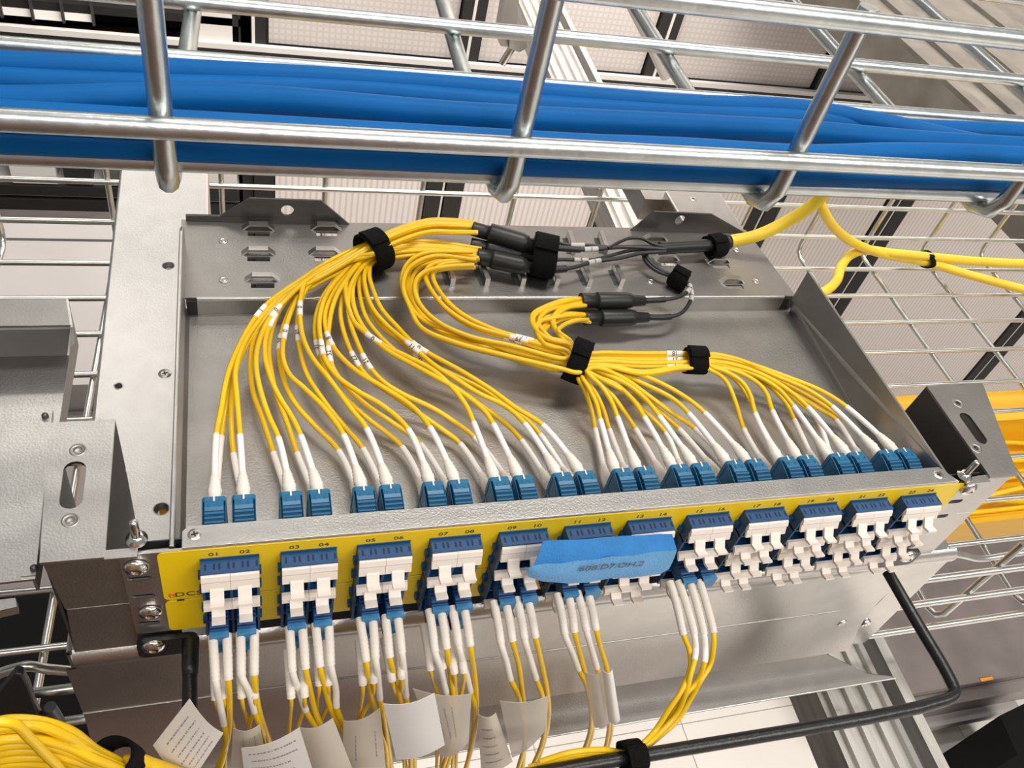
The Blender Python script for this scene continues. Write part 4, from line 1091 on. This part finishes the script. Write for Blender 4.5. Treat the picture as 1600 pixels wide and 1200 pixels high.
CORDS = [  # block, half, row, [fibres]
 (0, 0, 0, [((333, 1003), (337, 1062), [(342, 1090), (350, 1132), (354, 1152), (349, 1176), (338, 1206)], 2), ((355, 1001), (357, 1061), [(359, 1100), (358, 1140), (351, 1176), (342, 1206)], 0)]),
 (0, 1, 0, [((376, 998), (378, 1056), [(389, 1080), (398, 1112), (406, 1132), (416, 1160), (420, 1210)], 2), ((397.6, 995.6), (397.6, 1054), [(400, 1084), (406, 1116), (416, 1146), (424, 1170), (428, 1210)], 0)]),
 (1, 0, 0, [((453, 989), (457, 1048), [(469, 1084), (478, 1110), (490, 1131), (505, 1150), (519, 1178), (525, 1206)], 2), ((473, 986), (477.6, 1044), [(486, 1084), (492, 1110), (500, 1130), (511, 1150), (523, 1176), (530, 1206)], 0)]),
 (1, 1, 0, [((494, 984), (500, 1041), [(508, 1076), (518, 1110), (530, 1132), (545, 1160), (552, 1206)], 0), ((514, 981), (517, 1038), [(525, 1080), (526, 1104), (532, 1122), (546, 1150), (556, 1206)], 2)]),
 (2, 0, 0, [((563.7, 975.5), (572, 1033), [(577, 1070), (589, 1120), (602, 1164), (606, 1206)], 0), ((583, 974), (587, 1029.5), [(591, 1060), (594, 1092), (598, 1112), (606, 1160), (612, 1206)], 2)]),
 (2, 1, 0, [((603, 971), (609, 1026), [(620, 1070), (627, 1100), (640, 1150), (642, 1206)], 0), ((622, 969), (628, 1019), [(631, 1046), (634.6, 1088), (638, 1106), (646, 1160), (648, 1206)], 2)]),
 (3, 0, 0, [((672, 962), (680, 1019), [(689, 1046), (697, 1082), (704, 1104), (706, 1150), (690, 1206)], 2), ((690, 958.6), (698, 1012.6), [(704, 1050), (708, 1082), (710, 1110), (708, 1160), (696, 1206)], 0)]),
 (3, 1, 0, [((708, 957), (717, 1009), [(726, 1043), (736, 1080), (741, 1100), (740, 1140), (728, 1206)], 2), ((726, 953.6), (735, 1009), [(741, 1050), (744, 1082), (744, 1121), (736, 1171), (726, 1206)], 0)]),
 (4, 0, 0, [((773, 948.5), (783, 1006), [(791, 1033), (798, 1061), (808, 1082), (817, 1121), (819, 1164), (808, 1206)], 2), ((791.6, 947), (801, 1001), [(810, 1036), (815, 1070), (818.6, 1104), (821, 1140), (816, 1206)], 0)]),
 (4, 1, 0, [((809.5, 943), (820, 999), [(828.7, 1029.5), (838, 1060), (846, 1082), (852, 1121), (847, 1161), (828, 1206)], 2), ((826, 942), (837, 996), [(845.6, 1033), (852, 1063), (857, 1097), (856, 1131), (848, 1166), (834, 1206)], 0)]),
 (5, 0, 0, [((872.6, 936.7), (882.7, 990.7), [(894, 1019), (904, 1046), (915, 1067), (923, 1104), (923, 1138), (911, 1175), (894, 1206)], 2), ((889.5, 935), (898, 987), [(906, 1019), (914, 1050), (922, 1078), (926, 1110), (926, 1140), (916, 1175), (900, 1206)], 0)]),
 (5, 1, 0, [((904.6, 933), (916.5, 985.6), [(926, 1019), (933, 1043), (940, 1070), (952, 1120), (950, 1150), (944, 1175), (930, 1206)], 2), ((920, 931), (931.6, 984), [(940, 1016), (948, 1043), (953, 1080), (956, 1120), (954, 1150), (947, 1175), (936, 1206)], 0)]),
]
half = ('left', 'right')
for k, s, row, fb in CORDS:
    xc = (numx(2 * k) + numx(2 * k + 1)) / 2 + (-.0061 if s == 0 else .0061)
    t = thing('duplex_jumper', (xc, -.012, ZQ[row] - .005), 'yellow duplex patch cord with two white boots, plugged in below printed number %s' % NUM[2 * k + s], 'patch cord', 'patch cords on the front')
    fclip(t, (xc, -.008, ZQ[row]))
    for f_ in fb: cord_fibre(t, row, *f_)
# the pair below 15 and 16, tied to the lacing bar
T8 = [((1049, 917), (1068, 992), [(1077, 1016), (1079, 1038), (1074, 1058), (1064, 1080), (1044, 1110), (1024, 1141), (1004, 1162), (980, 1179), (930, 1182), (880, 1189), (820, 1204)], 0),
      ((1063, 916), (1085, 991), [(1087, 1015), (1085, 1032), (1079, 1054), (1072, 1081), (1056, 1117), (1031, 1144), (1010, 1163), (984, 1177), (935, 1178), (885, 1184), (826, 1199)], 2),
      ((1080, 916), (1100, 991), [(1102, 1014), (1101, 1034), (1088, 1066), (1062, 1094), (1044, 1126), (1018, 1156), (990, 1174), (940, 1174), (890, 1180), (840, 1194)], 2),
      ((1095, 915), (1115, 989), [(1115, 1012), (1109, 1040), (1095, 1063), (1076, 1097), (1058, 1126), (1028, 1153), (1008, 1168), (986, 1176), (940, 1171), (890, 1176), (844, 1190)], 0)]
for s in range(2):
    xc = (numx(14) + numx(15)) / 2 + (-.0061 if s == 0 else .0061)
    t = thing('duplex_jumper', (xc, -.012, -.05), 'yellow duplex patch cord below number %s, bent toward the strap on the bar' % NUM[14 + s], 'patch cord', 'patch cords on the front')
    fclip(t, (xc, -.008, ZQ[0]))
    for f_ in T8[2 * s:2 * s + 2]:
        n = len(f_[2]); y0 = at(*f_[1], z=ZQ[0] - .004).y
        yl = [y0 + (-.090 - y0) * min(1, (i + 1) / 7.) for i in range(n)]
        cord_fibre(t, 0, *f_, ylist=yl)
# cords of the lowest row, seen between the others
LOW = [
 (0, 0, [((334, 1020), (337, 1092), [(342, 1112), (350, 1138), (352, 1206)], 0), ((346, 1020), (350, 1090), [(356, 1112), (366, 1140), (366, 1206)], 0)]),
 (0, 1, [((374, 1030), (378, 1090), [(384, 1118), (389, 1134), (394, 1206)], 0), ((394, 1026), (398, 1090), [(395, 1114), (390, 1134), (396, 1206)], 0)]),
 (1, 0, [((450, 1026), (455, 1090), [(454, 1116), (452, 1142), (450, 1206)], 0), ((470, 1024), (476, 1088), [(474, 1112), (466, 1136), (456, 1206)], 0)]),
 (1, 1, [((492, 1010), (499, 1070), [(496, 1094), (494, 1118), (488, 1206)], 0), ((508, 1010), (513, 1070), [(511, 1104), (502, 1126), (492, 1206)], 0)]),
 (2, 0, [((562, 1010), (567, 1070), [(563, 1110), (554, 1164), (550, 1206)], 0), ((578, 1010), (584, 1066), [(580, 1094), (566, 1118), (556, 1206)], 0)]),
 (2, 1, [((602, 1006), (613, 1064), [(618, 1082), (626, 1100), (632, 1206)], 0), ((620, 1000), (628, 1060), [(626, 1090), (624, 1110), (636, 1206)], 0)]),
 (3, 0, [((664, 985), (673, 1046), [(678, 1066), (684, 1090), (682, 1206)], 0), ((682, 984), (692, 1044), [(694, 1072), (696, 1100), (688, 1206)], 0)]),
 (3, 1, [((700, 996), (710, 1052), [(712, 1074), (714, 1100), (706, 1206)], 0), ((716, 996), (725, 1050), [(723, 1076), (718, 1100), (712, 1206)], 0)]),
]
for k, s, fb in LOW:
    xc = (numx(2 * k) + numx(2 * k + 1)) / 2 + (-.0061 if s == 0 else .0061)
    t = thing('duplex_jumper', (xc, -.012, -.066), 'yellow duplex patch cord of the lowest row below number %s, mostly hidden by another' % NUM[2 * k + s], 'patch cord', 'patch cords on the front')
    fclip(t, (xc, -.008, ZQ[1]))
    for bt, be, rest, sl in fb: cord_fibre(t, 1, bt, be, rest, sl, yadd=.006, bias=.004, jr=.0010)

# ================================================================== LABEL FLAGS on the cords
def print_mat(name, ax, freq, base=(.80, .77, .75), alpha=1.):
    m = bpy.data.materials.new(name); m.use_nodes = True; nt = m.node_tree; b = nt.nodes['Principled BSDF']
    b.inputs['Roughness'].default_value = .5; b.inputs['Alpha'].default_value = alpha
    b.inputs['Base Color'].default_value = (*base, 1)
    return m
paper = print_mat('white_label', 0, 1)
vinyl = mat('clear_label_film', (.62, .57, .50), .35, alpha=.62)
vinyl2 = mat('cream_label', (.62, .56, .48), .5)
def flag(px, y, bend, m, lab, prn=None, th=.00022, yl=None):
    ys = yl or [y + bend * b for b in (0, 1, 1, 0)]
    C4 = [at(u, v, y=yy) for (u, v), yy in zip(px, ys)]
    n = 6; V = []
    for j in range(n + 1):
        for i in range(n + 1):
            s, t_ = i / n, j / n
            p = (C4[0] * (1 - s) + C4[1] * s) * (1 - t_) + (C4[3] * (1 - s) + C4[2] * s) * t_
            p.y -= .0022 * math.sin(PI * s)
            V.append(p)
    q = (n + 1)
    Fs = [(j * q + i, j * q + i + 1, (j + 1) * q + i + 1, (j + 1) * q + i) for j in range(n) for i in range(n)]
    V2 = [p + Vector((0, th, 0)) for p in V]; N = len(V)
    Fs2 = [tuple(k + N for k in f[::-1]) for f in Fs]
    ed = [i for i in range(q)] + [j * q + n for j in range(1, q)] + [n * q + i for i in range(n - 1, -1, -1)] + [j * q for j in range(n - 1, 0, -1)]
    Fs3 = [(ed[k], ed[(k + 1) % len(ed)], ed[(k + 1) % len(ed)] + N, ed[k] + N) for k in range(len(ed))]
    t = thing('cable_flag', sum(C4, Vector()) / 4, lab, 'label', 'label flags on the patch cords')
    mb = MB(); mb.add(V + V2, Fs + Fs2, True); mb.add(V + V2, Fs3)
    mb.build('paper', m, t)
    if prn:   # lines of fine print, as flat strokes just proud of the paper
        rnd = random.Random(lab); pm = MB()
        du, s0, s1, t0, t1, rows = prn
        for r_ in range(rows):
            tt = t0 + (t1 - t0) * r_ / max(1, rows - 1); ss = s0 + rnd.uniform(0, .06)
            while ss < s1 - rnd.uniform(0, .25):
                w_ = rnd.uniform(.012, .05)
                def pt(a, b_):
                    if du: a, b_ = b_, a
                    p = (C4[0] * (1 - a) + C4[1] * a) * (1 - b_) + (C4[3] * (1 - a) + C4[2] * a) * b_
                    p.y -= .0022 * math.sin(PI * a) + .00012; return p
                pm.add([pt(ss, tt), pt(ss + w_, tt), pt(ss + w_, tt + .022), pt(ss, tt + .022)], [(0, 1, 2, 3)])
                ss += w_ + rnd.uniform(.008, .03)
        o = pm.build('fine_print', mat('print_grey', (.30, .28, .30), .7) if 'print_grey' not in MATS else MATS['print_grey'], t)
        o['kind'] = 'stuff'
    return t
flag([(296, 1092), (349, 1146), (296, 1226), (239, 1165)], -.066, -.004, paper, 'white printed label flag tilted at far left, in front of the bar end', (1, .12, .9, .15, .85, 6))
flag([(364, 1138), (406, 1132), (420, 1210), (360, 1210)], -.060, -.003, vinyl2, 'cream label film wrapped behind cords, between the two leftmost white flags', (1, .1, .7, .35, .75, 2))
flag([(377, 1169), (468, 1137), (492, 1215), (384, 1230)], -.068, -.004, paper, 'white printed label flag at bottom, second from left', (0, .1, .95, .15, .8, 5))
flag([(468, 1137), (520, 1122), (556, 1215), (490, 1215)], -.064, -.002, vinyl2, 'glossy cream label film beside the second white flag')
flag([(537, 1127), (594, 1106), (604, 1210), (534, 1210)], -.058, -.002, vinyl2, 'cream printed label flag left of the blank bright white flag', (1, .2, .8, .3, .8, 2))
flag([(599, 1100), (679, 1083), (695, 1164), (619, 1187)], -.070, -.004, mat('bright_label', (.88, .87, .86), .45), 'blank bright white label flag, largest of the row')
flag([(645, 1076), (737, 1084), (732, 1160), (690, 1184)], -.062, -.002, vinyl, 'translucent label film behind the blank white flag', (1, .15, .85, .3, .6, 3))
flag([(746, 1116), (775, 1114), (801, 1190), (752, 1206)], -.056, -.002, vinyl2, 'grey-white printed label beside the translucent film, partly behind yellow cords', (0, .1, .85, .2, .8, 5))
flag([(781, 1095), (858, 1087), (853, 1140), (800, 1184)], -.060, -.002, vinyl, 'translucent label film around the cords below numbers 09 and 10')
flag([(913, 1050), (942, 1046), (953, 1128), (928, 1135)], -.062, -.002, vinyl, 'translucent half of the label flag below number 12')
flag([(940, 1046), (957, 1046), (969, 1124), (951, 1127)], -.067, -.002, MATS['bright_label'], 'bright white folded label flag below number 12')

# ================================================================== BLUE TAPE across 11 to 14
def tp(x, y): return (810 + x / 6.154, 820 + y / 6.154)
t = thing('masking_tape', at(940, 870, y=-.024), 'torn blue masking tape with handwriting, stuck over numbers 10 to 14', 'tape')
topE = [tp(*p) for p in ((235, 158), (330, 150), (420, 148), (560, 148), (800, 128), (1000, 112), (1200, 100), (1350, 94), (1478, 88))]
midE = [tp(*p) for p in ((140, 395), (250, 375), (400, 372), (560, 348), (720, 332), (880, 310), (1100, 292), (1300, 262), (1522, 240))]
botE = [tp(*p) for p in ((62, 400), (95, 505), (230, 540), (470, 568), (660, 552), (880, 520), (1120, 502), (1370, 475), (1445, 425))]
def ribbon(a, ya, b, yb_, m, name, lift):
    A_ = [at(u, v, y=ya + .0006 * math.sin(i * 2.1)) for i, (u, v) in enumerate(a)]; B_ = [at(u, v, y=yb_ + .0006 * math.sin(i * 1.7)) for i, (u, v) in enumerate(b)]
    rows = [[p.lerp(q, f_) + Vector((0, -.0010 * math.sin(PI * f_) + lift + .0003 * math.sin(i * 3 + f_ * 5), 0)) for i, (p, q) in enumerate(zip(A_, B_))] for f_ in (0, .25, .5, .75, 1)]
    V = [p for r_ in rows for p in r_]; N = len(V); n = len(a)
    Fs = [(j * n + i, j * n + i + 1, (j + 1) * n + i + 1, (j + 1) * n + i) for j in range(4) for i in range(n - 1)]
    V2 = [p + Vector((0, .0002, 0)) for p in V]
    mb = MB(); mb.add(V + V2, Fs + [tuple(k + N for k in f[::-1]) for f in Fs], True)
    return mb.build(name, m, t)
ribbon(topE, -.0155, midE, -.0235, tape, 'folded_layer', 0)
ribbon(midE, -.0237, botE, -.0225, tape2, 'single_layer', 0)
a, b = at(*tp(545, 432), y=-.0252), at(*tp(1245, 370), y=-.0252)
c4 = (a + b) / 2; dirx = (b - a); upv = at(*tp(880, 345), y=-.0252) - at(*tp(895, 440), y=-.0252)
text_mesh('handwriting', '608.D7.OH.2', (b - a).length / 6.1, frame(c4, dirx, upv), inkbrown, t, 1.0, .00004)

# ================================================================== THINGS UNDER AND BESIDE
# yellow fibre duct under the basket with cables in it
t = thing('fibre_duct', (.6, .22, -.36), 'yellow fibre duct running left to right beneath the lower basket', 'cable duct')
MB().box(-.03, 2.2, .160, .332, -.370, -.366).build('duct_floor', yel3, t)
MB().box(-.03, 2.2, .156, .162, -.370, -.330).build('duct_wall', yel3, t)
MB().prism([(-.03, .272, -.370), (-.03, .286, -.316), (-.03, .333, -.316), (-.03, .333, -.370)], (2.23, 0, 0)).build('duct_wall', yel3, t)
spd = ['nearest its far wall', 'second from the far wall', 'third from the far wall', 'in the middle', 'right of the middle', 'third from the near wall', 'second from the near wall', 'nearest its near wall', 'crossing over the top', 'weaving between the rest']
for i in range(10):
    rnd = random.Random(900 + i)
    P = spline([(x, .172 + i * .0105 + rnd.uniform(-.009, .009) if 0 < i < 9 else .175 + i * .010, -.360 + rnd.uniform(0, .03)) for x in (-.0, .4, .7, .82, .95, 1.1, 1.4, 2.0)])
    tag(MB().tube(P, .0032, 8).build('yellow_cable', yel), 'yellow fibre cable lying in the yellow duct, ' + spd[i], 'cable', 'yellow cables in the duct')
# bundle of yellow cables, lower left corner
YBn = -.075
TOPP = [(-40, 1138), (10, 1126), (60, 1127), (110, 1144), (150, 1170), (190, 1194), (250, 1232)]
LOWP = [(-40, 1225), (10, 1212), (60, 1212), (100, 1214), (140, 1216), (182, 1220), (230, 1260)]
spl = 'uppermost,second from the top,third from the top,fourth from the top,in the upper middle,in the middle,in the lower middle,fourth from the bottom,third from the bottom,lowest'.split(',')
for i in range(10):
    k = i / 9.; rnd = random.Random(70 + i)
    p = [(a_[0] * (1 - k) + b_[0] * k, a_[1] * (1 - k) + b_[1] * k + rnd.uniform(-2, 2)) for a_, b_ in zip(TOPP, LOWP)]
    pts = [at(u, v, y=YBn + .006 * math.sin(PI * k) * -1 + rnd.uniform(-.001, .001)) for u, v in p]
    tag(MB().tube(spline(pts), .0019, 10).build('yellow_cable', yel), 'yellow cable in the bundle at the bottom corner beside the hook, %s' % spl[i], 'cable', 'yellow cables at the lower left corner')
tag(MB().tube(spline([at(u, v, y=YBn - .011) for u, v in ((-20, 1128), (18, 1130), (45, 1152), (70, 1178), (92, 1200), (110, 1225))]), .0017, 10).build('yellow_cable', yel), 'yellow cable slanting over the front of the corner bundle', 'cable', 'yellow cables at the lower left corner')
tag(MB().tube(spline([at(u, v, y=YBn) for u, v in ((195, 1190), (212, 1187), (235, 1194), (270, 1206), (320, 1226))]), .0028, 10).build('yellow_cable', yel), 'thick yellow cable leaving the corner bundle past its black strap', 'cable', 'yellow cables at the lower left corner')
strap(at(182, 1192, y=YBn), at(215, 1212, y=YBn) - at(150, 1172, y=YBn), .0082, .0082, .0110, 'black strap around the yellow bundle at the bottom left corner', up=(0, -1, .3), lumpy=.12)
t = thing('cable_hook', at(45, 1085, y=.01), 'black plastic cable hook clipped on the basket at lower left', 'hook')
MB().prism([at(u, v, y=.0) for u, v in ((-4, 1075), (14, 1052), (26, 1038), (38, 1040), (48, 1060), (56, 1086), (66, 1108), (88, 1106), (98, 1124), (60, 1135), (0, 1130))], (0, -.005, 0)).build('hook_body', blk, t, .001)
MB().tube([at(78, 1104, y=-.006), at(86, 1116, y=-.006), at(94, 1130, y=-.006)], .0030, 10).build('release_tab', mat('dark_grey_plastic', (.05, .05, .055), .4), t)
